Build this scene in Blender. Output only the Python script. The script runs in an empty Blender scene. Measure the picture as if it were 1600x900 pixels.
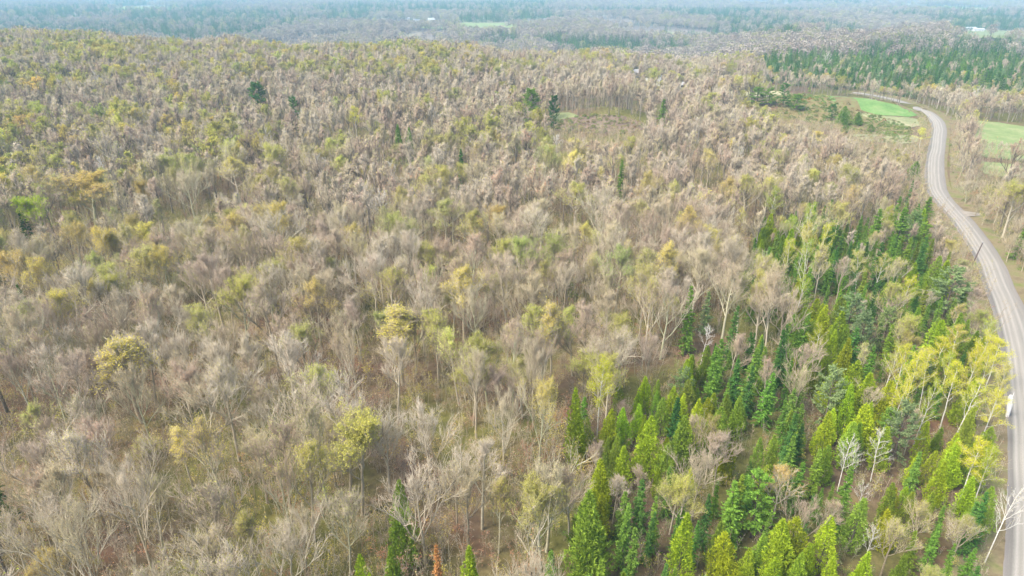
import bpy, math, random
import numpy as np
from mathutils import Vector, Matrix, Euler

scene = bpy.context.scene
COL = scene.collection
RNG = np.random.default_rng(7)
random.seed(7)

# ------------------------------------------------------------------ camera
CAM_H = 62.0
PITCH = math.radians(24.3)
FPX = 1067.0                       # focal length in photograph pixels (1600 wide)
cam_data = bpy.data.cameras.new('camera')
cam_data.sensor_width = 36.0
cam_data.lens = 36.0 * FPX / 1600.0
cam_data.clip_start = 0.5
cam_data.clip_end = 40000.0
cam = bpy.data.objects.new('camera', cam_data)
COL.objects.link(cam)
cam.location = (0, 0, CAM_H)
cam.rotation_euler = (math.radians(90) - PITCH, 0, 0)
scene.camera = cam

# ------------------------------------------------------------------ sky, sun, exposure
SUN_EL, SUN_AZ = math.radians(50), math.radians(-120)     # azimuth clockwise from +Y
world = bpy.data.worlds.new('World')
scene.world = world
world.use_nodes = True
wn = world.node_tree
wn.nodes.clear()
w_out = wn.nodes.new('ShaderNodeOutputWorld')
w_bg = wn.nodes.new('ShaderNodeBackground')
w_sky = wn.nodes.new('ShaderNodeTexSky')
w_sky.sky_type = 'NISHITA'
w_sky.sun_disc = False
w_sky.sun_elevation = SUN_EL
w_sky.sun_rotation = SUN_AZ
w_sky.air_density = 1.0
w_sky.dust_density = 3.0
w_bg.inputs['Strength'].default_value = 0.135
wn.links.new(w_sky.outputs[0], w_bg.inputs[0])
wn.links.new(w_bg.outputs[0], w_out.inputs[0])

sun_data = bpy.data.lights.new('sun', 'SUN')
sun_data.energy = 2.5
sun_data.angle = math.radians(28)
sun_data.color = (1.0, 0.93, 0.84)
sun = bpy.data.objects.new('sun', sun_data)
COL.objects.link(sun)
sd = Vector((math.sin(SUN_AZ) * math.cos(SUN_EL), math.cos(SUN_AZ) * math.cos(SUN_EL), math.sin(SUN_EL)))
sun.rotation_euler = sd.to_track_quat('Z', 'Y').to_euler()

scene.view_settings.view_transform = 'Standard'
scene.view_settings.look = 'None'
scene.view_settings.exposure = 1.32
scene.view_settings.gamma = 1.0
scene.cycles.use_denoising = True
scene.cycles.max_bounces = 5
scene.cycles.diffuse_bounces = 3
scene.cycles.transmission_bounces = 3
scene.cycles.volume_bounces = 1
HAZE_DENSITY = 0.00022


# ------------------------------------------------------------------ small maths
def smooth(a, b, x):
    t = np.clip((x - a) / (b - a), 0, 1)
    return t * t * (3 - 2 * t)


def _hash(ix, iy, seed):
    n = (ix * 374761393 + iy * 668265263 + seed * 1442695041) & 0xFFFFFFFF
    n = ((n ^ (n >> 13)) * 1274126177) & 0xFFFFFFFF
    return ((n ^ (n >> 16)) & 0xFFFFFF) / float(0xFFFFFF)


def noise2(x, y, scale, seed=0, octaves=2):
    x = np.asarray(x, float) / scale
    y = np.asarray(y, float) / scale
    out, amp, tot = 0.0, 1.0, 0.0
    for o in range(octaves):
        xi, yi = np.floor(x).astype(np.int64), np.floor(y).astype(np.int64)
        fx, fy = x - xi, y - yi
        fx, fy = fx * fx * (3 - 2 * fx), fy * fy * (3 - 2 * fy)
        s = seed + o * 31
        v = (_hash(xi, yi, s) * (1 - fx) + _hash(xi + 1, yi, s) * fx) * (1 - fy) + \
            (_hash(xi, yi + 1, s) * (1 - fx) + _hash(xi + 1, yi + 1, s) * fx) * fy
        out = out + amp * v
        tot += amp
        amp *= 0.5
        x, y = x * 2.03 + 5.1, y * 2.03 + 1.7
    return out / tot                       # 0..1


KNOLLS = [(47.0, 330.0, 8.5, 34.0, 20.0), (166.0, 372.0, 8.0, 55.0, 26.0)]


def terrain(x, y):
    x = np.asarray(x, float)
    y = np.asarray(y, float)
    yy = np.maximum(y, 1.0)
    az = np.clip(x / yy, -1.2, 1.2)
    ridge = np.interp(az, [-1.2, -0.71, 0.0, 0.31, 0.45, 1.2], [12, 11, 1, -7, -6, -5])
    z = ridge * smooth(200, 510, y)
    right = smooth(0.2, 0.42, az)
    wob = (noise2(az * 1000.0, az * 0 + 3.0, 130, 17, 3) - 0.5)
    z = z + wob * 9.0 * smooth(300, 500, y)
    ridge = ridge + wob * 9.0
    drop_l = smooth(545 + wob * 160, 800 + wob * 160, y)
    drop_r = smooth(880, 1400, y)
    z = z + (-30 - ridge) * (drop_l * (1 - right) + drop_r * right) * (y > 0)
    z = z + (noise2(x, y, 70, 3) - 0.5) * 3.0 * smooth(20, 60, y) * (1 - smooth(0.36, 0.6, az) * 0.8)
    z = z + (noise2(x, y, 600, 9) - 0.5) * 16.0 * smooth(900, 1500, y)
    z = z + (noise2(x, y, 3500, 11) - 0.35) * 120.0 * smooth(4200, 8000, y)
    for kx, ky, kh, sx, sy in KNOLLS:
        z = z + kh * np.exp(-((x - kx) / sx) ** 2 - ((y - ky) / sy) ** 2)
    return z


CP, SP = math.cos(PITCH), math.sin(PITCH)


def ray(px, py):
    u, v = (px - 800.0) / FPX, (450.0 - py) / FPX
    return u, CP + v * SP, -SP + v * CP


_T = np.geomspace(45, 14000, 3500)


def ground_at(px, py, h=0.0):
    """the point of the ground (or h metres above it) that lies along the line of sight through a photograph pixel"""
    u, f, d = ray(px, py)
    X, Y, Z = u * _T, f * _T, CAM_H + d * _T
    g = Z - terrain(X, Y) - h
    k = int(np.argmax(g < 0))
    if k == 0:
        k = len(_T) - 1
    a = g[k - 1] / (g[k - 1] - g[k] + 1e-9)
    t = _T[k - 1] + a * (_T[k] - _T[k - 1])
    return float(u * t), float(f * t)


def project(x, y, z):
    x, y, z = np.asarray(x, float), np.asarray(y, float), np.asarray(z, float) - CAM_H
    dep = y * CP - z * SP
    up = y * SP + z * CP
    dep = np.maximum(dep, 0.1)
    return 800 + FPX * x / dep, 450 - FPX * up / dep


def inside(px, py, poly):
    px, py = np.asarray(px, float), np.asarray(py, float)
    res = np.zeros(px.shape, bool)
    n = len(poly)
    for i in range(n):
        x1, y1 = poly[i]
        x2, y2 = poly[(i + 1) % n]
        c = ((y1 > py) != (y2 > py)) & (px < (x2 - x1) * (py - y1) / (y2 - y1 + 1e-9) + x1)
        res ^= c
    return res


def tag(o, label=None, cat=None, group=None, kind=None):
    if label: o['label'] = label
    if cat: o['category'] = cat
    if group: o['group'] = group
    if kind: o['kind'] = kind
    return o


# ------------------------------------------------------------------ materials
def new_mat(name):
    m = bpy.data.materials.new(name)
    m.use_nodes = True
    nt = m.node_tree
    nt.nodes.clear()
    out = nt.nodes.new('ShaderNodeOutputMaterial')
    return m, nt, out


def ramp(nt, stops, src=None, interp='LINEAR'):
    r = nt.nodes.new('ShaderNodeValToRGB')
    r.color_ramp.interpolation = interp
    el = r.color_ramp.elements
    while len(el) < len(stops):
        el.new(0.5)
    for e, (p, c) in zip(el, stops):
        e.position = p
        e.color = (*c, 1)
    if src is not None:
        nt.links.new(src, r.inputs[0])
    return r.outputs[0]


def tex_noise(nt, scale, detail=4, rough=0.6, coord=None):
    n = nt.nodes.new('ShaderNodeTexNoise')
    n.inputs['Scale'].default_value = scale
    n.inputs['Detail'].default_value = detail
    n.inputs['Roughness'].default_value = rough
    if coord is None:
        g = nt.nodes.new('ShaderNodeNewGeometry')
        coord = g.outputs['Position']
    nt.links.new(coord, n.inputs['Vector'])
    return n.outputs[0]


def mixc(nt, fac, a, b, mode='MIX'):
    m = nt.nodes.new('ShaderNodeMix')
    m.data_type = 'RGBA'
    m.blend_type = mode
    for sock, v in ((m.inputs[0], fac), (m.inputs[6], a), (m.inputs[7], b)):
        if isinstance(v, (int, float)):
            sock.default_value = v
        elif isinstance(v, tuple):
            sock.default_value = (*v, 1)
        else:
            nt.links.new(v, sock)
    return m.outputs[2]


def diffuse(nt, out, col, rough=0.9):
    b = nt.nodes.new('ShaderNodeBsdfPrincipled')
    b.inputs['Roughness'].default_value = rough
    b.inputs['Specular IOR Level'].default_value = 0.15
    if isinstance(col, tuple):
        b.inputs['Base Color'].default_value = (*col, 1)
    else:
        nt.links.new(col, b.inputs['Base Color'])
    nt.links.new(b.outputs[0], out.inputs[0])
    return b


def bark_mat(name, stops, noise_scale=6.0):
    m, nt, out = new_mat(name)
    oi = nt.nodes.new('ShaderNodeObjectInfo')
    c = ramp(nt, stops, oi.outputs['Random'])
    n = tex_noise(nt, noise_scale)
    c2 = mixc(nt, 1.0, c, ramp(nt, [(0.3, (0.72, 0.72, 0.70)), (0.7, (1.12, 1.12, 1.12))], n), 'MULTIPLY')
    diffuse(nt, out, c2, 0.95)
    return m


def leaf_mat(name, trans=0.3, spread=0.35):
    """foliage whose colour is the individual's own 'tint', with leaf-to-leaf variation"""
    m, nt, out = new_mat(name)
    at = nt.nodes.new('ShaderNodeAttribute')
    at.attribute_type = 'INSTANCER'
    at.attribute_name = 'tint'
    g = nt.nodes.new('ShaderNodeNewGeometry')
    r = ramp(nt, [(0, (1 - spread, 1 - spread * 0.9, 1 - spread)), (1, (1 + spread, 1 + spread * 0.9, 1 + spread * 0.4))], g.outputs['Random Per Island'])
    c = mixc(nt, 1.0, at.outputs['Color'], r, 'MULTIPLY')
    d = nt.nodes.new('ShaderNodeBsdfDiffuse')
    t = nt.nodes.new('ShaderNodeBsdfTranslucent')
    mx = nt.nodes.new('ShaderNodeMixShader')
    mx.inputs[0].default_value = trans
    nt.links.new(c, d.inputs[0])
    nt.links.new(c, t.inputs[0])
    nt.links.new(d.outputs[0], mx.inputs[1])
    nt.links.new(t.outputs[0], mx.inputs[2])
    nt.links.new(mx.outputs[0], out.inputs[0])
    return m


M_BARK = bark_mat('hardwood_bark', [(0, (0.30, 0.25, 0.17)), (0.45, (0.46, 0.40, 0.29)), (0.75, (0.54, 0.48, 0.36)), (1, (0.44, 0.44, 0.28))])
M_TWIG = bark_mat('twigs', [(0, (0.42, 0.325, 0.235)), (0.3, (0.48, 0.385, 0.295)), (0.5, (0.485, 0.42, 0.27)), (0.75, (0.52, 0.445, 0.335)), (1, (0.59, 0.52, 0.40))], 0.8)
M_BARK_FAR = bark_mat('distant_hardwood_bark', [(0, (0.17, 0.14, 0.11)), (0.6, (0.27, 0.24, 0.19)), (1, (0.36, 0.32, 0.26))])
M_TWIG_FAR = bark_mat('distant_twigs', [(0, (0.26, 0.22, 0.20)), (0.5, (0.34, 0.30, 0.26)), (1, (0.42, 0.37, 0.30))], 0.3)
M_BIRCH = bark_mat('birch_bark', [(0, (0.55, 0.53, 0.47)), (1, (0.72, 0.69, 0.62))], 3.0)
M_DARKBARK = bark_mat('conifer_bark', [(0, (0.10, 0.08, 0.065)), (1, (0.20, 0.17, 0.14))])
M_LEAF = leaf_mat('young_leaves', 0.35, 0.35)
M_NEEDLE = leaf_mat('needles', 0.2, 0.4)


# ------------------------------------------------------------------ mesh builder (numpy)
class MB:
    def __init__(self):
        self.v, self.f, self.m, self.n = [], [], [], 0

    def add(self, verts, tris, mat=0):
        verts = np.asarray(verts, np.float32).reshape(-1, 3)
        tris = np.asarray(tris, np.int64).reshape(-1, 3)
        self.v.append(verts)
        self.f.append(tris + self.n)
        self.m.append(np.full(len(tris), mat, np.int32))
        self.n += len(verts)

    def tubes(self, P, R, sides=3, mat=0):
        """P [N,K,3] poly-lines, R [N,K] radii"""
        P = np.asarray(P, float)
        R = np.asarray(R, float)
        N, K, _ = P.shape
        T = np.gradient(P, axis=1)
        T /= np.linalg.norm(T, axis=2, keepdims=True) + 1e-9
        ref = np.where(np.abs(T[..., 2:3]) > 0.9, np.array([1.0, 0, 0]), np.array([0, 0, 1.0]))
        A = np.cross(T, ref)
        A /= np.linalg.norm(A, axis=2, keepdims=True) + 1e-9
        B = np.cross(T, A)
        ang = np.arange(sides) * 2 * math.pi / sides
        V = P[:, :, None, :] + R[:, :, None, None] * (np.cos(ang)[None, None, :, None] * A[:, :, None, :] + np.sin(ang)[None, None, :, None] * B[:, :, None, :])
        idx = np.arange(N * K * sides).reshape(N, K, sides)
        a = idx[:, :-1, :]
        b = np.roll(a, -1, axis=2)
        c = idx[:, 1:, :]
        d = np.roll(c, -1, axis=2)
        tris = np.concatenate([np.stack([a, b, d], -1).reshape(-1, 3), np.stack([a, d, c], -1).reshape(-1, 3)])
        self.add(V.reshape(-1, 3), tris, mat)

    def spikes(self, P0, P1, R, mat=0):
        """three-sided tapering twigs from P0 to the point P1"""
        N = len(P0)
        T = P1 - P0
        T /= np.linalg.norm(T, axis=1, keepdims=True) + 1e-9
        ref = np.where(np.abs(T[:, 2:3]) > 0.9, np.array([1.0, 0, 0]), np.array([0, 0, 1.0]))
        A = np.cross(T, ref)
        A /= np.linalg.norm(A, axis=1, keepdims=True) + 1e-9
        B = np.cross(T, A)
        R = np.broadcast_to(np.asarray(R, float).reshape(-1, 1), (N, 1))
        V = np.stack([P0 + R * A, P0 + R * (-0.5 * A + 0.87 * B), P0 + R * (-0.5 * A - 0.87 * B), P1], 1)
        i = np.arange(N)[:, None] * 4
        tris = np.concatenate([i + np.array([[0, 1, 3]]), i + np.array([[1, 2, 3]]), i + np.array([[2, 0, 3]])])
        self.add(V.reshape(-1, 3), tris, mat)

    def leaves(self, C, size, rng, mat=0, flat=0.5):
        N = len(C)
        a = rng.normal(size=(N, 3))
        a[:, 2] *= flat
        a /= np.linalg.norm(a, axis=1, keepdims=True)
        b = rng.normal(size=(N, 3))
        b[:, 2] *= flat
        b -= a * np.sum(a * b, 1, keepdims=True)
        b /= np.linalg.norm(b, axis=1, keepdims=True)
        s = (size * rng.uniform(0.6, 1.35, N))[:, None]
        V = np.stack([C - 0.5 * s * a, C + 0.5 * s * a * 0.4 + 0.5 * s * b, C + 0.5 * s * a - 0.35 * s * b], 1)
        self.add(V.reshape(-1, 3), np.arange(N * 3).reshape(-1, 3), mat)

    def build(self, name, mats, smooth_shade=False):
        V = np.concatenate(self.v)
        F = np.concatenate(self.f)
        M = np.concatenate(self.m)
        me = bpy.data.meshes.new(name)
        me.vertices.add(len(V))
        me.vertices.foreach_set('co', V.ravel())
        me.loops.add(len(F) * 3)
        me.loops.foreach_set('vertex_index', F.ravel().astype(np.int32))
        me.polygons.add(len(F))
        me.polygons.foreach_set('loop_start', np.arange(0, len(F) * 3, 3, dtype=np.int32))
        me.polygons.foreach_set('material_index', M)
        if smooth_shade:
            me.polygons.foreach_set('use_smooth', np.ones(len(F), bool))
        for m in mats:
            me.materials.append(m)
        me.update(calc_edges=True)
        return me


def grow(start, direc, length, K, rng, wob=0.15, up=0.0):
    """curving branches: start [N,3], unit directions [N,3], lengths [N]"""
    N = len(start)
    pts = [start]
    d = direc.copy()
    step = (length / K)[:, None]
    for _ in range(K):
        d = d + rng.normal(scale=wob, size=(N, 3)) + np.array([0, 0, up])
        d /= np.linalg.norm(d, axis=1, keepdims=True)
        pts.append(pts[-1] + d * step)
    return np.stack(pts, 1)


def sprout(P, m, t0, t1, ang0, ang1, rng):
    """m shoots on each poly-line of P: start points, directions and parameters"""
    N, K, _ = P.shape
    t = (t0 + (t1 - t0) * (np.arange(m)[None, :] + rng.uniform(0, 1, (N, m))) / m)
    s = t * (K - 1)
    i = np.minimum(s.astype(int), K - 2)
    f = (s - i)[..., None]
    n = np.arange(N)[:, None]
    p = P[n, i] * (1 - f) + P[n, i + 1] * f
    T = P[n, i + 1] - P[n, i]
    T /= np.linalg.norm(T, axis=2, keepdims=True) + 1e-9
    R = rng.normal(size=T.shape)
    R -= T * np.sum(R * T, 2, keepdims=True)
    R /= np.linalg.norm(R, axis=2, keepdims=True) + 1e-9
    a = rng.uniform(ang0, ang1, (N, m))[..., None]
    D = T * np.cos(a) + R * np.sin(a)
    return p.reshape(-1, 3), D.reshape(-1, 3), t.reshape(-1), np.repeat(np.arange(N), m)


def norm(a):
    return a / (np.linalg.norm(a, axis=-1, keepdims=True) + 1e-9)


def hardwood(seed, H=15.0, spread=1.0, leaders=6, fork=0.38, leaf_n=150, leaf_s=0.13, dens=(8, 6, 6), thick=1.0, narrow=False, bark=0):
    """returns (trunk MB, crown MB); a broadleaf tree in early spring"""
    rng = np.random.default_rng(seed)
    tr, cr = MB(), MB()
    top = np.array([rng.normal(0, 0.5), rng.normal(0, 0.5), H * 0.80])
    K = 8
    ts = np.linspace(0, 1, K + 1)
    stem = ts[:, None] * top[None, :]
    stem[:, :2] += np.cumsum(rng.normal(scale=0.12, size=(K + 1, 2)), 0) * ts[:, None]
    r_tr = (0.17 if not narrow else 0.12) * min(thick, 1.25)
    rad = r_tr * (1.15 - ts) + 0.03
    tr.tubes(stem[None], rad[None], 7, bark)
    # leaders
    n = leaders
    s, d, t, _ = sprout(stem[None], n, fork, 0.97, 0.5, 0.9, rng)
    az = rng.uniform(0, 2 * math.pi) + np.arange(n) * 2.4
    el = (0.72 + 0.45 * t + rng.uniform(-0.18, 0.2, n)) if not narrow else (0.7 + 0.45 * t)
    d = np.stack([np.cos(az) * np.cos(el), np.sin(az) * np.cos(el), np.sin(el)], 1)
    L = (H - s[:, 2]) * rng.uniform(0.62, 0.9, n) * (0.75 + 0.25 * (1 - t)) * (spread if not narrow else 0.6 * spread)
    L1 = grow(s, d, L, 5, rng, 0.13, 0.06)
    r0 = np.interp(t, [0, 1], [0.62, 0.35]) * r_tr
    tr.tubes(L1, r0[:, None] * np.linspace(1, 0.22, 6)[None], 5, bark)
    # stem tip acts as one more parent
    tip = np.stack([stem[-4] + (stem[-1] - stem[-4]) * k / 5 for k in range(6)])[None]
    par = np.concatenate([L1, tip])
    parL = np.concatenate([L, [4.2]])
    s2, d2, t2, i2 = sprout(par, dens[0], 0.2, 1.0, 0.45, 0.95, rng)
    d2 = norm(d2 + np.array([0, 0, 0.55]))
    l2 = parL[i2] * (0.62 - 0.34 * t2) * rng.uniform(0.7, 1.25, len(t2))
    L2 = grow(s2, d2, l2, 3, rng, 0.15, 0.07)
    tr.tubes(L2, 0.058 * thick * np.clip(l2 / 2.5, 0.5, 1.4)[:, None] * np.linspace(1, 0.35, 4)[None], 3, bark)
    s3, d3, t3, i3 = sprout(L2, dens[1], 0.15, 1.0, 0.4, 0.95, rng)
    d3 = norm(d3 + np.array([0, 0, 0.40]))
    l3 = (l2[i3] * (0.6 - 0.3 * t3) + 0.25) * rng.uniform(0.7, 1.3, len(t3))
    L3 = grow(s3, d3, l3, 2, rng, 0.15, 0.05)
    cr.tubes(L3, 0.026 * thick * np.array([1, 0.75, 0.4])[None].repeat(len(L3), 0), 3, 0)
    s4, d4, t4, i4 = sprout(L3, dens[2], 0.1, 1.0, 0.35, 0.9, rng)
    l4 = (0.3 + l3[i4] * 0.35) * rng.uniform(0.6, 1.4, len(t4))
    e4 = s4 + norm(d4 + np.array([0, 0, 0.3])) * l4[:, None]
    cr.spikes(s4, e4, 0.012 * thick, 0)
    if leaf_n:
        k = rng.integers(0, len(s4), leaf_n)
        u = rng.uniform(0.3, 1.1, leaf_n)[:, None]
        C = s4[k] * (1 - u) + e4[k] * u + rng.normal(scale=0.08, size=(leaf_n, 3))
        cr.leaves(C, leaf_s, rng, 1)
    return tr, cr


def birch(seed, H=16.0, leaf_n=1500, leaf_s=0.15, fork=0.5):
    rng = np.random.default_rng(seed)
    tr, cr = MB(), MB()
    K = 9
    ts = np.linspace(0, 1, K + 1)
    stem = np.stack([ts * rng.normal(0, 0.6), ts * rng.normal(0, 0.6), ts * H * 0.92], 1)
    stem[:, :2] += np.cumsum(rng.normal(scale=0.10, size=(K + 1, 2)), 0) * ts[:, None]
    tr.tubes(stem[None], (0.115 * (1.05 - ts) + 0.025)[None], 7, 0)
    n = 13
    s, d, t, _ = sprout(stem[None], n, fork, 0.98, 0.5, 0.9, rng)
    az = rng.uniform(0, 6.28) + np.arange(n) * 2.4
    el = rng.uniform(0.55, 1.0, n)
    d = np.stack([np.cos(az) * np.cos(el), np.sin(az) * np.cos(el), np.sin(el)], 1)
    L = (1.2 + (1 - t) * 6.0) * rng.uniform(0.75, 1.15, n)
    L1 = grow(s, d, L, 4, rng, 0.12, 0.05)
    tr.tubes(L1, (0.038 + 0.025 * (1 - t))[:, None] * np.linspace(1, 0.25, 5)[None], 4, 0)
    s2, d2, t2, i2 = sprout(L1, 7, 0.2, 1.0, 0.4, 0.85, rng)
    l2 = L[i2] * 0.36 * rng.uniform(0.6, 1.2, len(t2))
    L2 = grow(s2, norm(d2 + np.array([0, 0, 0.15])), l2, 2, rng, 0.15, 0.03)
    tr.tubes(L2, 0.022 * np.array([1, 0.7, 0.35])[None].repeat(len(L2), 0), 3, 0)
    s3, d3, t3, i3 = sprout(L2, 8, 0.1, 1.0, 0.4, 0.9, rng)
    e3 = s3 + d3 * rng.uniform(0.25, 0.75, (len(s3), 1))
    cr.spikes(s3, e3, 0.012, 0)
    if leaf_n:
        k = rng.integers(0, len(s3), leaf_n)
        u = rng.uniform(0.0, 1.1, leaf_n)[:, None]
        C = s3[k] * (1 - u) + e3[k] * u + rng.normal(scale=0.24, size=(leaf_n, 3))
        cr.leaves(C, leaf_s, rng, 1)
    return tr, cr


def spruce(seed, H=11.0, R=2.1, whorls=20, per=9, sprigs=7, thick=1.0):
    rng = np.random.default_rng(seed)
    tr, cr = MB(), MB()
    ts = np.linspace(0, 1, 5)
    stem = np.stack([ts * 0, ts * 0, ts * H], 1)
    tr.tubes(stem[None], (0.15 * (1.02 - ts))[None], 6, 0)
    w = np.arange(whorls)
    z = H * (0.08 + 0.9 * (w / (whorls - 1)) ** 0.95)
    z = np.repeat(z, per) + rng.normal(scale=0.14, size=whorls * per)
    prof = np.clip(1 - z / (H * 1.0), 0.02, 1) ** 0.85
    L = R * prof * rng.uniform(0.45, 1.2, len(z)) * (1 + 0.25 * np.sin(z * 2.3 + seed)) + 0.12
    az = rng.uniform(0, 6.28, len(z))
    el = rng.normal(-0.05, 0.12, len(z)) + 0.55 * (z / H) ** 2
    s = np.stack([z * 0, z * 0, np.clip(z, 0.3, H * 0.99)], 1)
    d = np.stack([np.cos(az) * np.cos(el), np.sin(az) * np.cos(el), np.sin(el)], 1)
    P = grow(s, d, L, 3, rng, 0.05, -0.05)
    # flat sprays of needles on both sides of each branch
    m = sprigs
    s2, d2, t2, i2 = sprout(P, m * 2, 0.12, 1.0, 0.7, 1.1, rng)
    side = np.cross(norm(P[:, -1] - P[:, 0])[i2], np.array([0, 0, 1.0]))
    sg = np.where(rng.uniform(size=len(i2)) < 0.5, -1.0, 1.0)[:, None]
    dd = norm(norm(P[:, -1] - P[:, 0])[i2] * 0.75 + side * sg * 0.8 + rng.normal(scale=0.22, size=(len(i2), 3)) + np.array([0, 0, -0.12]))
    l2 = (0.22 + L[i2] * 0.30 * (1.1 - t2)) * rng.uniform(0.7, 1.3, len(i2))
    wv = norm(np.cross(dd, rng.normal(size=dd.shape))) * (0.10 * thick)
    V = np.stack([s2 - wv, s2 + wv, s2 + dd * l2[:, None]], 1)
    cr.add(V.reshape(-1, 3), np.arange(len(V) * 3).reshape(-1, 3), 0)
    cr.spikes(P[:, 0], P[:, -1] + (P[:, -1] - P[:, 0]) * 0.05, 0.05 * thick, 0)
    # leader tip
    tipz = np.linspace(H * 0.9, H * 1.02, 10)
    a = rng.uniform(0, 6.28, 10)
    S = np.stack([tipz * 0, tipz * 0, tipz], 1)
    cr.spikes(S, S + np.stack([np.cos(a) * 0.22, np.sin(a) * 0.22, np.full(10, 0.2)], 1), 0.045, 0)
    return tr, cr


def cedar(seed, H=10.0, R=2.0, n=2600, tips=3, size=0.42):
    rng = np.random.default_rng(seed)
    tr, cr = MB(), MB()
    ts = np.linspace(0, 1, 5)
    tr.tubes(np.stack([ts * 0, ts * 0, ts * H * 0.9], 1)[None], (0.14 * (1.02 - ts))[None], 6, 0)
    for k in range(tips):
        a = rng.uniform(0, 6.28)
        off = np.array([math.cos(a), math.sin(a)]) * (0 if k == 0 else R * rng.uniform(0.45, 0.8))
        h = H * (1 if k == 0 else rng.uniform(0.62, 0.88))
        r = R * (0.9 if k == 0 else rng.uniform(0.5, 0.7))
        m = int(n * (0.5 if k == 0 else 0.5 / max(1, tips - 1)))
        t = rng.beta(1.1, 1.25, m)
        prof = np.where(t < 0.22, 0.72 + 0.28 * t / 0.22, np.clip(1 - ((t - 0.22) / 0.78) ** 1.55, 0.03, 1))
        az = rng.uniform(0, 6.28, m)
        lump = 1 + 0.28 * np.sin(az * 3 + t * 9 + k + seed) + 0.20 * np.sin(az * 4 - t * 15 + seed * 2)
        rr = r * prof * lump * np.sqrt(rng.uniform(0.42, 1.0, m))
        P = np.stack([off[0] * np.clip(1.2 - t, 0, 1) + rr * np.cos(az), off[1] * np.clip(1.2 - t, 0, 1) + rr * np.sin(az), 0.5 + t * (h - 0.5)], 1)
        out = np.stack([np.cos(az), np.sin(az), np.full(m, 0.9)], 1) + rng.normal(scale=0.35, size=(m, 3))
        out = norm(out)
        l = size * rng.uniform(0.6, 1.3, m)[:, None]
        for q in range(3):
            dv = norm(out + rng.normal(scale=0.45, size=(m, 3)))
            wv = norm(np.cross(dv, rng.normal(size=dv.shape))) * 0.30 * l
            V = np.stack([P - wv * 0.5, P + wv * 0.5 + dv * l * 0.25, P + dv * l], 1)
            cr.add(V.reshape(-1, 3), np.arange(m * 3).reshape(-1, 3), 0)
    return tr, cr


def pine(seed, H=14.0, R=3.6, dense=1.0, clear=0.14, fluff=1.0):
    rng = np.random.default_rng(seed)
    tr, cr = MB(), MB()
    ts = np.linspace(0, 1, 7)
    stem = np.stack([ts * rng.normal(0, 0.3), ts * rng.normal(0, 0.3), ts * H * 0.97], 1)
    tr.tubes(stem[None], (0.22 * (1.03 - ts))[None], 7, 0)
    n = int(64 * dense)
    t = np.sort(rng.uniform(clear, 0.97, n))
    az = rng.uniform(0, 6.28, n)
    prof = np.interp(t, [clear, 0.4, 0.7, 1], [0.75, 1.0, 0.8, 0.22])
    L = R * prof * rng.uniform(0.6, 1.15, n)
    el = 0.05 + 0.5 * t ** 2 + rng.normal(0, 0.08, n)
    d = np.stack([np.cos(az) * np.cos(el), np.sin(az) * np.cos(el), np.sin(el)], 1)
    s = np.stack([np.interp(t, ts, stem[:, 0]), np.interp(t, ts, stem[:, 1]), t * H * 0.97], 1)
    P = grow(s, d, L, 4, rng, 0.06, 0.05)
    tr.tubes(P, 0.045 * np.linspace(1, 0.3, 5)[None].repeat(n, 0), 3, 0)
    s2, d2, t2, i2 = sprout(P, 9, 0.3, 1.0, 0.3, 0.9, rng)
    d2[:, 2] *= 0.35
    e2 = s2 + norm(d2 + np.array([0, 0, 0.2])) * rng.uniform(0.4, 0.9, (len(s2), 1))
    for q in range(int(10 * fluff)):
        C = s2 + (e2 - s2) * rng.uniform(0.4, 1.1, (len(s2), 1))
        dv = norm(rng.normal(size=C.shape) * np.array([1, 1, 0.6]) + np.array([0, 0, 0.5]))
        l = rng.uniform(0.25, 0.5, (len(C), 1))
        wv = norm(np.cross(dv, rng.normal(size=dv.shape))) * 0.09
        V = np.stack([C - wv, C + wv, C + dv * l], 1)
        cr.add(V.reshape(-1, 3), np.arange(len(V) * 3).reshape(-1, 3), 0)
    return tr, cr


def sapling(seed, H=4.0, leaf_n=90, leaf_s=0.13):
    rng = np.random.default_rng(seed)
    m = MB()
    k = 3
    base = rng.normal(scale=0.35 + 0.12 * max(0, H - 5), size=(k, 3)) * np.array([1, 1, 0])
    d = norm(np.stack([rng.normal(0, 0.12, k), rng.normal(0, 0.12, k), np.ones(k)], 1))
    S = grow(base, d, H * rng.uniform(0.6, 1.0, k), 4, rng, 0.05, 0.03)
    m.tubes(S, 0.028 * np.linspace(1, 0.3, 5)[None].repeat(k, 0), 3, 0)
    s2, d2, t2, i2 = sprout(S, 9, 0.25, 1.0, 0.5, 1.0, rng)
    L2 = grow(s2, d2, (H * 0.26 * (1.15 - t2)), 2, rng, 0.12, 0.08)
    m.tubes(L2, 0.014 * np.array([1, 0.7, 0.4])[None].repeat(len(L2), 0), 3, 1)
    s3, d3, t3, i3 = sprout(L2, 4, 0.2, 1.0, 0.4, 1.0, rng)
    e3 = s3 + d3 * rng.uniform(0.15, 0.45, (len(s3), 1))
    m.spikes(s3, e3, 0.010, 1)
    if leaf_n:
        q = rng.integers(0, len(s3), leaf_n)
        m.leaves(e3[q] + rng.normal(scale=0.12, size=(leaf_n, 3)), leaf_s, rng, 2)
    return m


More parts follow.
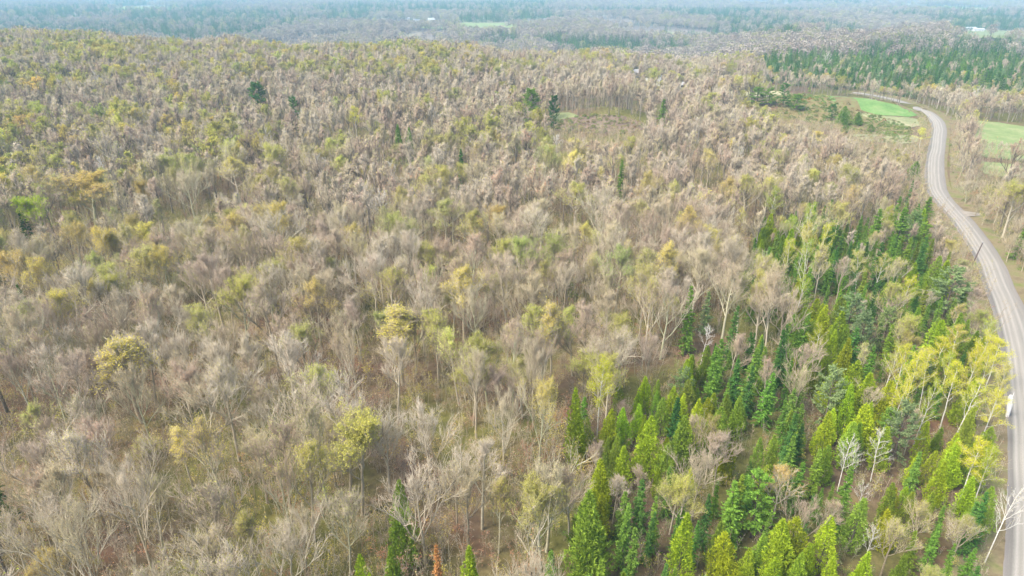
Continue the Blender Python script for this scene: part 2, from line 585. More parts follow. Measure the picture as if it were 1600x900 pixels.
def shrub(seed, H=1.6, R=1.3, n=420, s=0.26, twig=True):
    rng = np.random.default_rng(seed)
    m = MB()
    k = 26
    az = rng.uniform(0, 6.28, k)
    el = rng.uniform(0.25, 1.4, k)
    d = np.stack([np.cos(az) * np.cos(el), np.sin(az) * np.cos(el), np.sin(el)], 1)
    E = d * np.array([R, R, H]) * rng.uniform(0.75, 1.1, (k, 1))
    m.spikes(np.zeros((k, 3)), E, 0.03, 0)
    C = rng.normal(size=(n, 3))
    C[:, 2] = np.abs(C[:, 2])
    C = norm(C) * rng.uniform(0.45, 1.0, (n, 1)) ** 0.6 * np.array([R, R, H]) * (1 + 0.15 * np.sin(5 * np.arctan2(C[:, 1:2], C[:, 0:1])))
    m.leaves(C, s, rng, 1, 1.0)
    return m


def low_hardwood(seed, H=13.0, R=4.0, n=420, s=0.75, twigfrac=0.5):
    """a distant broadleaf tree: stem, limbs and a ragged crown of small sprays"""
    rng = np.random.default_rng(seed)
    m = MB()
    k = 5
    az = np.arange(k) * 1.26 + rng.uniform(0, 1, k)
    S = np.stack([np.zeros(3), np.array([0, 0, H * 0.3]), np.array([0, 0, H * 0.6])])[None]
    m.tubes(S, np.array([[0.3, 0.24, 0.12]]), 4, 0)
    B = np.tile(np.array([[0, 0, H * 0.38]]), (k, 1))
    E = np.stack([np.cos(az) * R * 0.7, np.sin(az) * R * 0.7, np.full(k, H * 0.85)], 1)
    m.spikes(B, E, 0.16, 0)
    u = norm(rng.normal(size=(n, 3))) * rng.uniform(0.25, 1.0, (n, 1)) ** 0.45
    C = u * np.array([R, R, H * 0.34])
    C[:, 2] += H * 0.66
    lump = 1 + 0.22 * np.sin(3 * np.arctan2(C[:, 1], C[:, 0]) + seed) + 0.1 * np.sin(C[:, 2] * 2.1)
    C[:, :2] *= lump[:, None]
    cut = int(n * twigfrac)
    m.leaves(C[:cut], s, rng, 1, 1.0)
    m.leaves(C[cut:], s * 0.8, rng, 2, 1.0)
    return m


def low_conifer(seed, H=12.0, R=2.2, n=260, s=0.9):
    rng = np.random.default_rng(seed)
    m = MB()
    m.spikes(np.array([[0, 0, 0.0]]), np.array([[0, 0, H]]), 0.2, 0)
    t = rng.beta(1.0, 1.5, n)
    az = rng.uniform(0, 6.28, n)
    rr = R * (1 - t) ** 0.9 * rng.uniform(0.4, 1.05, n) * (1 + 0.2 * np.sin(t * 40))
    C = np.stack([rr * np.cos(az), rr * np.sin(az), 0.6 + t * (H - 0.4)], 1)
    dv = norm(np.stack([np.cos(az), np.sin(az), rng.uniform(-0.5, 0.6, n)], 1))
    wv = norm(np.cross(dv, rng.normal(size=dv.shape))) * 0.22 * s
    l = s * rng.uniform(0.5, 1.0, (n, 1)) * (1.15 - t)[:, None]
    V = np.stack([C - wv, C + wv, C + dv * l], 1)
    m.add(V.reshape(-1, 3), np.arange(len(V) * 3).reshape(-1, 3), 1)
    return m


# ------------------------------------------------------------------ the ground sheet
def ground_mesh():
    rr = np.concatenate([[0.0], np.arange(20, 620, 3.2), np.geomspace(620, 1500, 90)[1:], np.geomspace(1500, 16000, 110)[1:]])
    aa = np.concatenate([np.radians(np.arange(-52, 52.01, 0.5)), np.radians(np.arange(56, 304.1, 4))])
    Rg, Ag = np.meshgrid(rr[1:], aa, indexing='ij')
    X, Y = Rg * np.sin(Ag), Rg * np.cos(Ag)
    Z = terrain(X, Y)
    nr, na = X.shape
    V = np.concatenate([np.array([[0, 0, float(terrain(0, 0))]]), np.stack([X, Y, Z], -1).reshape(-1, 3)])
    idx = 1 + np.arange(nr * na).reshape(nr, na)
    a, b = idx[:-1, :], np.roll(idx, -1, 1)[:-1, :]
    c, d = idx[1:, :], np.roll(idx, -1, 1)[1:, :]
    F = np.concatenate([np.stack([a, d, b], -1).reshape(-1, 3), np.stack([a, c, d], -1).reshape(-1, 3),
                        np.stack([np.zeros(na, int), idx[0], np.roll(idx[0], -1)], -1)])
    mb = MB()
    mb.add(V, F, 0)
    return mb


def ground_material():
    m, nt, out = new_mat('forest_floor')
    n1 = tex_noise(nt, 0.11, 5, 0.6)
    n2 = tex_noise(nt, 0.9, 6, 0.7)
    n3 = tex_noise(nt, 0.045, 4, 0.55)
    litter = ramp(nt, [(0.25, (0.085, 0.058, 0.036)), (0.5, (0.15, 0.105, 0.062)), (0.72, (0.23, 0.17, 0.10))], n2)
    red = mixc(nt, ramp(nt, [(0.55, (0, 0, 0)), (0.68, (1, 1, 1))], n1), litter, (0.19, 0.10, 0.06))
    moss = mixc(nt, ramp(nt, [(0.42, (0, 0, 0)), (0.56, (0.85, 0.85, 0.85))], n3), red,
                ramp(nt, [(0.3, (0.07, 0.075, 0.02)), (0.7, (0.19, 0.19, 0.045))], n2))
    # open lowland far away: dull meadow and scrub
    g = nt.nodes.new('ShaderNodeNewGeometry')
    sep = nt.nodes.new('ShaderNodeSeparateXYZ')
    nt.links.new(g.outputs['Position'], sep.inputs[0])
    mr = nt.nodes.new('ShaderNodeMapRange')
    mr.inputs[1].default_value, mr.inputs[2].default_value = 600, 1000
    nt.links.new(sep.outputs[1], mr.inputs[0])
    n4 = tex_noise(nt, 0.004, 5, 0.6)
    far = ramp(nt, [(0.36, (0.09, 0.095, 0.07)), (0.46, (0.17, 0.14, 0.12)), (0.55, (0.22, 0.19, 0.14)), (0.66, (0.26, 0.27, 0.14))], n4)
    c = mixc(nt, mr.outputs[0], moss, far)
    b = diffuse(nt, out, c, 1.0)
    bump = nt.nodes.new('ShaderNodeBump')
    bump.inputs['Distance'].default_value = 0.25
    bump.inputs['Strength'].default_value = 0.6
    nt.links.new(n2, bump.inputs['Height'])
    nt.links.new(bump.outputs[0], b.inputs['Normal'])
    return m


go = bpy.data.objects.new('ground', ground_mesh().build('ground', [ground_material()], True))
COL.objects.link(go)
tag(go, 'forest floor of brown leaf litter with mossy and reddish patches', kind='structure')


# ------------------------------------------------------------------ fields (sheets draped over the ground)
def field_mat(name, stops, scale=0.12):
    m, nt, out = new_mat(name)
    n = tex_noise(nt, scale, 6, 0.65)
    c = ramp(nt, stops, n)
    n2 = tex_noise(nt, scale * 9, 4, 0.7)
    c = mixc(nt, 1.0, c, ramp(nt, [(0.3, (0.82, 0.82, 0.82)), (0.7, (1.15, 1.15, 1.15))], n2), 'MULTIPLY')
    diffuse(nt, out, c, 1.0)
    return m


def drape(name, px_poly, mat, lift, label, cell=None):
    pts = [ground_at(*p) for p in px_poly]
    P = np.array(pts)
    import bmesh
    bm = bmesh.new()
    # soften the outline
    Q = []
    rng = np.random.default_rng(len(name) + len(pts))
    for i in range(len(P)):
        a, b = P[i], P[(i + 1) % len(P)]
        n = 6
        for k in range(n):
            t = k / n
            w = a * (1 - t) + b * t
            L = np.linalg.norm(b - a)
            Q.append(w + rng.normal(scale=min(1.2, L * 0.012), size=2))
    f = bm.faces.new([bm.verts.new((q[0], q[1], 0)) for q in Q])
    bmesh.ops.triangulate(bm, faces=[f])
    size = max(np.ptp(P[:, 0]), np.ptp(P[:, 1]))
    target = max(cell or 4.0, size / 70)
    for _ in range(7):
        long = [e for e in bm.edges if e.calc_length() > target * 1.5]
        if not long or len(bm.faces) > 14000:
            break
        bmesh.ops.subdivide_edges(bm, edges=long, cuts=1, use_grid_fill=False)
        bmesh.ops.triangulate(bm, faces=[f for f in bm.faces if len(f.verts) > 3])
    V = np.array([v.co[:] for v in bm.verts])
    Z = terrain(V[:, 0], V[:, 1]) + lift
    for v, z in zip(bm.verts, Z):
        v.co.z = z
    me = bpy.data.meshes.new(name)
    for f in bm.faces:
        f.smooth = True
        if f.normal.z < 0:
            f.normal_flip()
    bm.to_mesh(me)
    bm.free()
    me.materials.append(mat)
    o = bpy.data.objects.new(name, me)
    COL.objects.link(o)
    tag(o, label, kind='structure')
    return o


F_GREEN_A = [(1278, 150), (1330, 152), (1372, 158), (1400, 164), (1425, 171), (1438, 180), (1420, 183), (1360, 179), (1310, 170), (1282, 158)]
F_TAN = [(1335, 174), (1372, 181), (1420, 184), (1441, 188), (1443, 196), (1425, 199), (1395, 195), (1370, 188), (1345, 181)]
F_RIGHT = [(1508, 187), (1560, 192), (1660, 206), (1720, 262), (1600, 252), (1540, 246), (1520, 236)]
F_RIGHT2 = [(1528, 252), (1600, 259), (1720, 268), (1740, 288), (1600, 276), (1545, 276), (1530, 266)]
F_STRIP = [(1085, 141), (1180, 141), (1240, 146), (1200, 152), (1120, 148)]
F_OPEN = [(1330, 211), (1370, 208), (1432, 212), (1440, 222), (1400, 226), (1350, 220)]
F_CLEAR = [(858, 178), (888, 176), (905, 182), (893, 190), (870, 188)]
m_green = field_mat('spring_grass', [(0.3, (0.11, 0.20, 0.06)), (0.5, (0.15, 0.26, 0.075)), (0.7, (0.23, 0.29, 0.12))])
m_pale = field_mat('pale_pasture', [(0.3, (0.16, 0.22, 0.08)), (0.5, (0.21, 0.265, 0.10)), (0.72, (0.31, 0.30, 0.16))])
m_tan = field_mat('dry_pasture', [(0.3, (0.30, 0.30, 0.15)), (0.55, (0.38, 0.35, 0.21)), (0.75, (0.44, 0.38, 0.26))])
drape('grass_field', F_GREEN_A, m_green, 0.15, 'bright green spring field beside the bend of the gravel road')
m_tan2 = field_mat('thin_pasture', [(0.3, (0.17, 0.20, 0.09)), (0.52, (0.25, 0.26, 0.13)), (0.72, (0.34, 0.31, 0.18))])
drape('dry_field', F_TAN, m_tan2, 0.18, 'pale tan field inside the bend of the gravel road')
drape('pasture', F_RIGHT, m_pale, 0.15, 'light green pasture behind the hedgerow of bare trees')
drape('pasture', F_RIGHT2, m_pale, 0.16, 'narrow strip of pale pasture on the near side of the hedgerow')
drape('meadow', F_STRIP, m_tan, 0.15, 'thin yellowish meadow strip beyond the woods')
drape('meadow', F_OPEN, m_tan2, 0.15, 'rough tan clearing below the juniper knoll')
m_dull = field_mat('dull_grass', [(0.3, (0.16, 0.19, 0.08)), (0.7, (0.24, 0.26, 0.12))])
drape('clearing', F_CLEAR, m_dull, 0.16, 'small grassy clearing at the foot of the brown knoll')
F_SLOPE = [(845, 196), (870, 188), (900, 183), (935, 179), (975, 182), (1006, 193), (1008, 202), (985, 208), (930, 210), (872, 205)]
m_slope = field_mat('bare_slope', [(0.3, (0.10, 0.07, 0.05)), (0.5, (0.17, 0.125, 0.09)), (0.72, (0.25, 0.20, 0.14))], 0.3)
drape('bare_slope', F_SLOPE, m_slope, 0.2, 'brown open slope of the small knoll in the woods')
F_KNOLL = [(1195, 152), (1240, 147), (1290, 150), (1345, 172), (1400, 188), (1432, 206), (1420, 212), (1330, 210), (1265, 192), (1215, 178)]
m_knoll = field_mat('rough_knoll', [(0.3, (0.11, 0.10, 0.04)), (0.5, (0.19, 0.15, 0.065)), (0.68, (0.17, 0.19, 0.08))], 0.25)
drape('rough_knoll', F_KNOLL, m_knoll, 0.17, 'rusty brown scrubby knoll with junipers')
# lowland fields far beyond the forest ridge
LOW = [
    ([(500, 36), (600, 33), (720, 36), (860, 35), (850, 43), (740, 46), (650, 44), (560, 41)], m_pale, 'pale green farm field in the far lowland'),
    ([(690, 48), (760, 44), (830, 47), (820, 54), (740, 55)], m_tan, 'pale field with a line of small trees in the far lowland'),
    ([(800, 33), (880, 31), (890, 36), (820, 38)], m_pale, 'thin pale field edge left of the far woods'),
    ([(1255, 58), (1330, 52), (1440, 56), (1470, 62), (1380, 66), (1280, 66)], m_slope, 'reddish brown field in the far lowland'),
    ([(1470, 52), (1530, 47), (1600, 50), (1700, 58), (1600, 62), (1500, 60)], m_dull, 'pale farm clearing around the long sheds'),
    ([(60, 12), (200, 10), (360, 14), (220, 18)], m_pale, 'hazy pale field near the horizon'),
    ([(1380, 12), (1480, 10), (1600, 14), (1500, 18), (1400, 17)], m_pale, 'hazy pale field below the horizon water'),
    ([(1020, 28), (1130, 26), (1180, 30), (1080, 32)], m_pale, 'hazy pale field among far woods'),
]
for poly, mt, lb in LOW:
    drape('farm_field', poly, mt, 0.6, lb, 25)

# far lake
m_w, nt, out = new_mat('lake_water')
b = diffuse(nt, out, (0.25, 0.32, 0.36), 0.12)
drape('lake', [(1560, 0.5), (1600, 0), (1760, 1), (1760, 4), (1620, 4.5), (1575, 3)], m_w, 2.0, 'pale sliver of lake near the horizon', 60)

# ------------------------------------------------------------------ the gravel road
ROAD_PX = [(1350, 147), (1375, 151.5), (1400, 158), (1425, 166), (1447, 175), (1461, 187), (1467, 200), (1465, 225), (1461, 250), (1460, 275),
           (1465, 300), (1483, 325), (1506, 350), (1541, 400), (1561, 450), (1577, 487), (1589, 530), (1599, 590), (1609, 675), (1616, 787), (1617, 900), (1612, 1080)]
RP = np.array([ground_at(*p) for p in ROAD_PX])
RP = np.concatenate([[(RP[0, 0] - 4, RP[0, 1] + 6)], RP, [RP[-1] + (RP[-1] - RP[-2]) * 1.5]])


def spline(P, n=14):
    out = []
    for i in range(len(P) - 1):
        p0, p1, p2, p3 = P[max(i - 1, 0)], P[i], P[i + 1], P[min(i + 2, len(P) - 1)]
        for k in range(n):
            t = k / n
            out.append(0.5 * ((2 * p1) + (-p0 + p2) * t + (2 * p0 - 5 * p1 + 4 * p2 - p3) * t * t + (-p0 + 3 * p1 - 3 * p2 + p3) * t ** 3))
    out.append(P[-1])
    return np.array(out)


RC = spline(RP)
for _ in range(6):                       # even out the survey wobble
    RC[1:-1] = 0.25 * RC[:-2] + 0.5 * RC[1:-1] + 0.25 * RC[2:]
RT = np.gradient(RC, axis=0)
RT /= np.linalg.norm(RT, axis=1, keepdims=True)
RN = np.stack([-RT[:, 1], RT[:, 0]], 1)          # points to the right-hand side seen from the air
RS = np.concatenate([[0], np.cumsum(np.linalg.norm(np.diff(RC, axis=0), axis=1))])
ROAD_Z = terrain(RC[:, 0], RC[:, 1])
for _ in range(30):
    ROAD_Z[1:-1] = (ROAD_Z[:-2] + ROAD_Z[1:-1] + ROAD_Z[2:]) / 3


def road_dist(x, y):
    x, y = np.asarray(x, float).ravel(), np.asarray(y, float).ravel()
    best = np.full(len(x), 1e9)
    sgn = np.zeros(len(x))
    for k in range(0, len(RC), 3):
        dx, dy = x - RC[k, 0], y - RC[k, 1]
        d = np.hypot(dx, dy)
        m = d < best
        best[m] = d[m]
        sgn[m] = (dx * RN[k, 0] + dy * RN[k, 1])[m]
    return best, np.sign(sgn)


def strip(name, offs, heights, mat, label, kind='structure', jitter=0.0, lift=0.0):
    rng = np.random.default_rng(3)
    n, k = len(RC), len(offs)
    V = np.zeros((n, k, 3))
    for j, (o, h) in enumerate(zip(offs, heights)):
        oo = o + (np.convolve(rng.normal(scale=jitter * 2.2, size=n), np.ones(9) / 9, 'same') if j in (0, k - 1) and jitter else 0)
        V[:, j, 0] = RC[:, 0] + RN[:, 0] * oo
        V[:, j, 1] = RC[:, 1] + RN[:, 1] * oo
        if h is None:
            V[:, j, 2] = terrain(V[:, j, 0], V[:, j, 1]) + lift
        else:
            V[:, j, 2] = ROAD_Z + h
    idx = np.arange(n * k).reshape(n, k)
    a, b, c, d = idx[:-1, :-1], idx[:-1, 1:], idx[1:, :-1], idx[1:, 1:]
    F = np.concatenate([np.stack([a, b, d], -1).reshape(-1, 3), np.stack([a, d, c], -1).reshape(-1, 3)])
    mb = MB()
    mb.add(V.reshape(-1, 3), F, 0)
    me = mb.build(name, [mat], True)
    uv = me.uv_layers.new(name='across')
    vi = np.zeros(len(me.loops), np.int32)
    me.loops.foreach_get('vertex_index', vi)
    U = np.zeros((len(me.loops), 2), np.float32)
    U[:, 0] = np.asarray(offs, float)[vi % k]
    U[:, 1] = RS[vi // k]
    uv.data.foreach_set('uv', U.ravel())
    o = bpy.data.objects.new(name, me)
    COL.objects.link(o)
    tag(o, label, kind=kind)
    return o


def road_material():
    m, nt, out = new_mat('gravel_road')
    uv = nt.nodes.new('ShaderNodeUVMap')
    uv.uv_map = 'across'
    mp = nt.nodes.new('ShaderNodeMapping')
    mp.inputs['Scale'].default_value = (1.0, 0.035, 1.0)
    nt.links.new(uv.outputs[0], mp.inputs[0])
    n_long = tex_noise(nt, 2.3, 4, 0.6, mp.outputs[0])
    sep = nt.nodes.new('ShaderNodeSeparateXYZ')
    nt.links.new(uv.outputs[0], sep.inputs[0])
    # wander of the wheel tracks
    mp2 = nt.nodes.new('ShaderNodeMapping')
    mp2.inputs['Scale'].default_value = (0.0, 0.03, 0.0)
    nt.links.new(uv.outputs[0], mp2.inputs[0])
    wob = tex_noise(nt, 1.0, 2, 0.5, mp2.outputs[0])
    ma = nt.nodes.new('ShaderNodeMath'); ma.operation = 'MULTIPLY_ADD'
    ma.inputs[1].default_value = 0.9; ma.inputs[2].default_value = -0.45
    nt.links.new(wob, ma.inputs[0])
    ad = nt.nodes.new('ShaderNodeMath'); ad.operation = 'ADD'
    nt.links.new(sep.outputs[0], ad.inputs[0]); nt.links.new(ma.outputs[0], ad.inputs[1])
    mr = nt.nodes.new('ShaderNodeMapRange')
    mr.inputs[1].default_value, mr.inputs[2].default_value = -3.05, 3.05
    nt.links.new(ad.outputs[0], mr.inputs[0])
    dark, mid, lite = (0.175, 0.165, 0.145), (0.25, 0.232, 0.20), (0.34, 0.318, 0.275)
    tracks = ramp(nt, [(0.0, (0.24, 0.22, 0.20)), (0.12, dark), (0.20, (0.35, 0.33, 0.29)), (0.26, mid), (0.33, lite), (0.41, (0.27, 0.25, 0.215)), (0.49, lite), (0.55, (0.28, 0.26, 0.225)),
                       (0.62, (0.25, 0.235, 0.205)), (0.70, lite), (0.77, (0.24, 0.225, 0.20)), (0.86, mid), (1.0, (0.22, 0.20, 0.185))], mr.outputs[0])
    c = mixc(nt, 0.75, tracks, ramp(nt, [(0.3, (0.88, 0.88, 0.88)), (0.7, (1.1, 1.1, 1.08))], n_long), 'MULTIPLY')
    n_f = tex_noise(nt, 9.0, 3, 0.7)
    c = mixc(nt, 0.6, c, ramp(nt, [(0.3, (0.72, 0.72, 0.72)), (0.7, (1.2, 1.2, 1.2))], n_f), 'MULTIPLY')
    b = diffuse(nt, out, c, 0.95)
    bp = nt.nodes.new('ShaderNodeBump')
    bp.inputs['Distance'].default_value = 0.05
    nt.links.new(n_f, bp.inputs['Height'])
    nt.links.new(bp.outputs[0], b.inputs['Normal'])
    return m


m_verge = field_mat('road_verge', [(0.3, (0.14, 0.105, 0.06)), (0.48, (0.21, 0.17, 0.095)), (0.66, (0.15, 0.175, 0.05))], 0.22)
strip('road_verge', [-8.0, -6.0, -4.2, -2.9, 0, 2.9, 4.4, 7.0, 10.5], [None, None, 0.05, 0.16, 0.16, 0.16, 0.03, None, None], m_verge,
      'rough dry grass verges along the gravel road', jitter=0.8, lift=0.22)
strip('gravel_road', [-3.05, -2.6, -2.0, -1.35, -0.7, 0, 0.7, 1.35, 2.0, 2.6, 3.05], [0.17, 0.22, 0.27, 0.30, 0.33, 0.35, 0.33, 0.30, 0.27, 0.22, 0.17], road_material(),
      'pale gravel road with wheel tracks curving past the woods', jitter=0.12)
m_lane = field_mat('lane_gravel', [(0.3, (0.22, 0.19, 0.15)), (0.7, (0.32, 0.29, 0.24))], 0.6)
drape('farm_lane', [(1497, 328), (1508, 331), (1522, 333), (1532, 334), (1531, 338), (1520, 339), (1508, 340)], m_lane, 0.25, 'short gravel lane joining the road from the field side')


# ------------------------------------------------------------------ tree prototypes
class Proto:
    def __init__(self, kind, trunk, crown, mats_t, mats_c):
        self.kind = kind
        self.trunk = trunk.build(kind + '_trunk', mats_t, True)
        self.crown = crown.build(kind + '_crown', mats_c)
        v = np.concatenate(crown.v)
        self.h = float(v[:, 2].max())
        self.r = float(np.percentile(np.hypot(v[:, 0], v[:, 1]), 96))


P = {}
P['bare_tree'] = [Proto('bare_tree', *hardwood(100 + i, H=15, spread=sp, leaders=ld, fork=fk, leaf_n=ln * 3 + 450, leaf_s=0.085, dens=dn, narrow=nw), [M_BARK], [M_TWIG, M_LEAF])
                  for i, (sp, ld, fk, ln, dn, nw) in enumerate([
                      (1.1, 8, 0.30, 260, (8, 6, 4), False), (1.15, 9, 0.36, 120, (8, 6, 4), False), (0.95, 7, 0.40, 300, (8, 7, 5), False),
                      (1.2, 7, 0.26, 60, (8, 6, 4), False), (0.95, 8, 0.42, 200, (8, 6, 4), False), (1.1, 9, 0.33, 420, (8, 6, 6), False),
                      (1.25, 8, 0.36, 150, (8, 6, 4), True), (1.4, 8, 0.32, 250, (8, 6, 4), True)])]
P['budding_tree'] = [Proto('budding_tree', *hardwood(200 + i, H=14, spread=sp, leaders=ld, fork=fk, leaf_n=int(ln * 2.4), leaf_s=0.11, dens=(8, 6, 4), narrow=nw), [M_BARK], [M_TWIG, M_LEAF])
                     for i, (sp, ld, fk, ln, nw) in enumerate([
                         (1.0, 8, 0.32, 4200, False), (0.9, 9, 0.36, 2600, False), (1.05, 8, 0.30, 6000, False),
                         (0.85, 8, 0.40, 3200, False), (0.9, 9, 0.42, 2000, True), (1.0, 8, 0.34, 1500, False)])]
P['aspen_tree'] = [Proto('aspen_tree', *birch(300 + i, H=16, leaf_n=ln, leaf_s=0.135, fork=fk), [M_BIRCH], [M_TWIG, M_LEAF])
                   for i, (ln, fk) in enumerate([(5200, 0.40), (4300, 0.38), (6200, 0.44), (3600, 0.36)])]
P['birch_tree'] = [Proto('birch_tree', *birch(330 + i, H=14, leaf_n=ln, leaf_s=0.15, fork=fk), [M_BIRCH], [M_BIRCH, M_LEAF])
                   for i, (ln, fk) in enumerate([(120, 0.4), (250, 0.35), (60, 0.45)])]
P['spruce_tree'] = [Proto('spruce_tree', *spruce(400 + i, H=11, R=r * 0.92, whorls=w), [M_DARKBARK], [M_NEEDLE])
                    for i, (r, w) in enumerate([(2.1, 21), (1.8, 20), (2.4, 22), (1.9, 19)])]
P['cedar_tree'] = [Proto('cedar_tree', *cedar(500 + i, H=10, R=r, tips=t), [M_DARKBARK], [M_NEEDLE])
                   for i, (r, t) in enumerate([(2.1, 3), (1.8, 2), (2.4, 4), (1.7, 1)])]
P['pine_tree'] = [Proto('pine_tree', *pine(600 + i, H=14, R=r, dense=dn), [M_DARKBARK], [M_NEEDLE])
                  for i, (r, dn) in enumerate([(3.6, 1.0), (3.2, 1.3), (3.9, 1.1)])]

TINT = {
    'yellow-green': (0.46, 0.46, 0.115), 'yellow': (0.56, 0.50, 0.12), 'orange-yellow': (0.56, 0.44, 0.14), 'pale green': (0.42, 0.44, 0.13),
    'reddish': (0.48, 0.26, 0.17), 'pinkish grey': (0.46, 0.36, 0.30), 'tan': (0.52, 0.44, 0.22), 'bright green': (0.36, 0.50, 0.015), 'lemon yellow': (0.62, 0.61, 0.05),
    'dark green': (0.05, 0.13, 0.035), 'mid green': (0.165, 0.285, 0.05), 'deep green': (0.10, 0.205, 0.05), 'olive green': (0.23, 0.33, 0.045), 'lime green': (0.31, 0.42, 0.03),
    'grey-green': (0.22, 0.30, 0.14), 'rusty orange': (0.50, 0.27, 0.11), 'golden green': (0.38, 0.45, 0.03),
}
CAT = {'bare_tree': 'tree', 'budding_tree': 'tree', 'aspen_tree': 'aspen', 'birch_tree': 'birch', 'spruce_tree': 'spruce', 'cedar_tree': 'cedar', 'pine_tree': 'pine'}
GROUP = {'bare_tree': 'bare broadleaf trees of the spring woods', 'budding_tree': 'broadleaf trees coming into leaf', 'aspen_tree': 'yellow leafed aspens with white stems',
         'birch_tree': 'leafless white birches', 'spruce_tree': 'spruces among the broadleaf trees', 'cedar_tree': 'cedars among the broadleaf trees', 'pine_tree': 'scattered white pines'}
NOUN = {'bare_tree': 'bare tree', 'budding_tree': 'budding tree', 'aspen_tree': 'aspen', 'birch_tree': 'white birch', 'spruce_tree': 'spruce', 'cedar_tree': 'cedar', 'pine_tree': 'pine'}
TREES = []          # every individual tree: (x, y, kind, label)


def plant(kind, x, y, h, w=None, tint=None, label=None, tilt=None, yaw=None, var=None, tname=None, z=None, rng=random):
    ps = P[kind]
    p = ps[var if var is not None else rng.randrange(len(ps))]
    if z is None:
        z = float(terrain(x, y))
    root = bpy.data.objects.new(kind, None)
    root.empty_display_size = 0.5
    COL.objects.link(root)
    sz = h / p.h
    sx = (w / 2 / p.r) if w else sz * rng.uniform(0.72, 1.08)
    root.location = (x, y, z - 0.08)
    root.scale = (sx, sx, sz)
    tx, ty = tilt if tilt else (rng.gauss(0, 0.03), rng.gauss(0, 0.03))
    root.rotation_euler = Euler((tx, ty, 0))
    yawv = rng.uniform(0, 6.28) if yaw is None else yaw
    for nm, me in (('trunk', p.trunk), ('crown', p.crown)):
        o = bpy.data.objects.new(nm, me)
        COL.objects.link(o)
        o.parent = root
        o.rotation_euler = (0, 0, yawv)
        o['tint'] = list(tint or (0.3, 0.3, 0.1))
    tag(root, label, CAT[kind], GROUP[kind])
    TREES.append([x, y, kind, h, tname, root, label])
    return root


def vary(c, rng, a=0.14):
    k = 1 + rng.gauss(0, a)
    return tuple(max(0.01, v * k * (1 + rng.gauss(0, a * 0.4))) for v in c)


CONIFER_WOOD = [(1190, 345), (1205, 325), (1260, 318), (1330, 335), (1445, 312), (1462, 370), (1500, 410), (1540, 480), (1560, 560), (1568, 1150), (850, 1150),
                (845, 790), (935, 700), (915, 625), (1030, 550), (1120, 505), (1150, 455), (1170, 390)]
CONIFER_FAR = [(1190, 92), (1290, 84), (1400, 74), (1800, 70), (1900, 148), (1600, 142), (1450, 134), (1300, 120), (1200, 112)]
NO_TREES = [F_GREEN_A, F_TAN, F_RIGHT, F_RIGHT2, F_STRIP, F_OPEN, F_CLEAR, F_SLOPE, F_KNOLL]


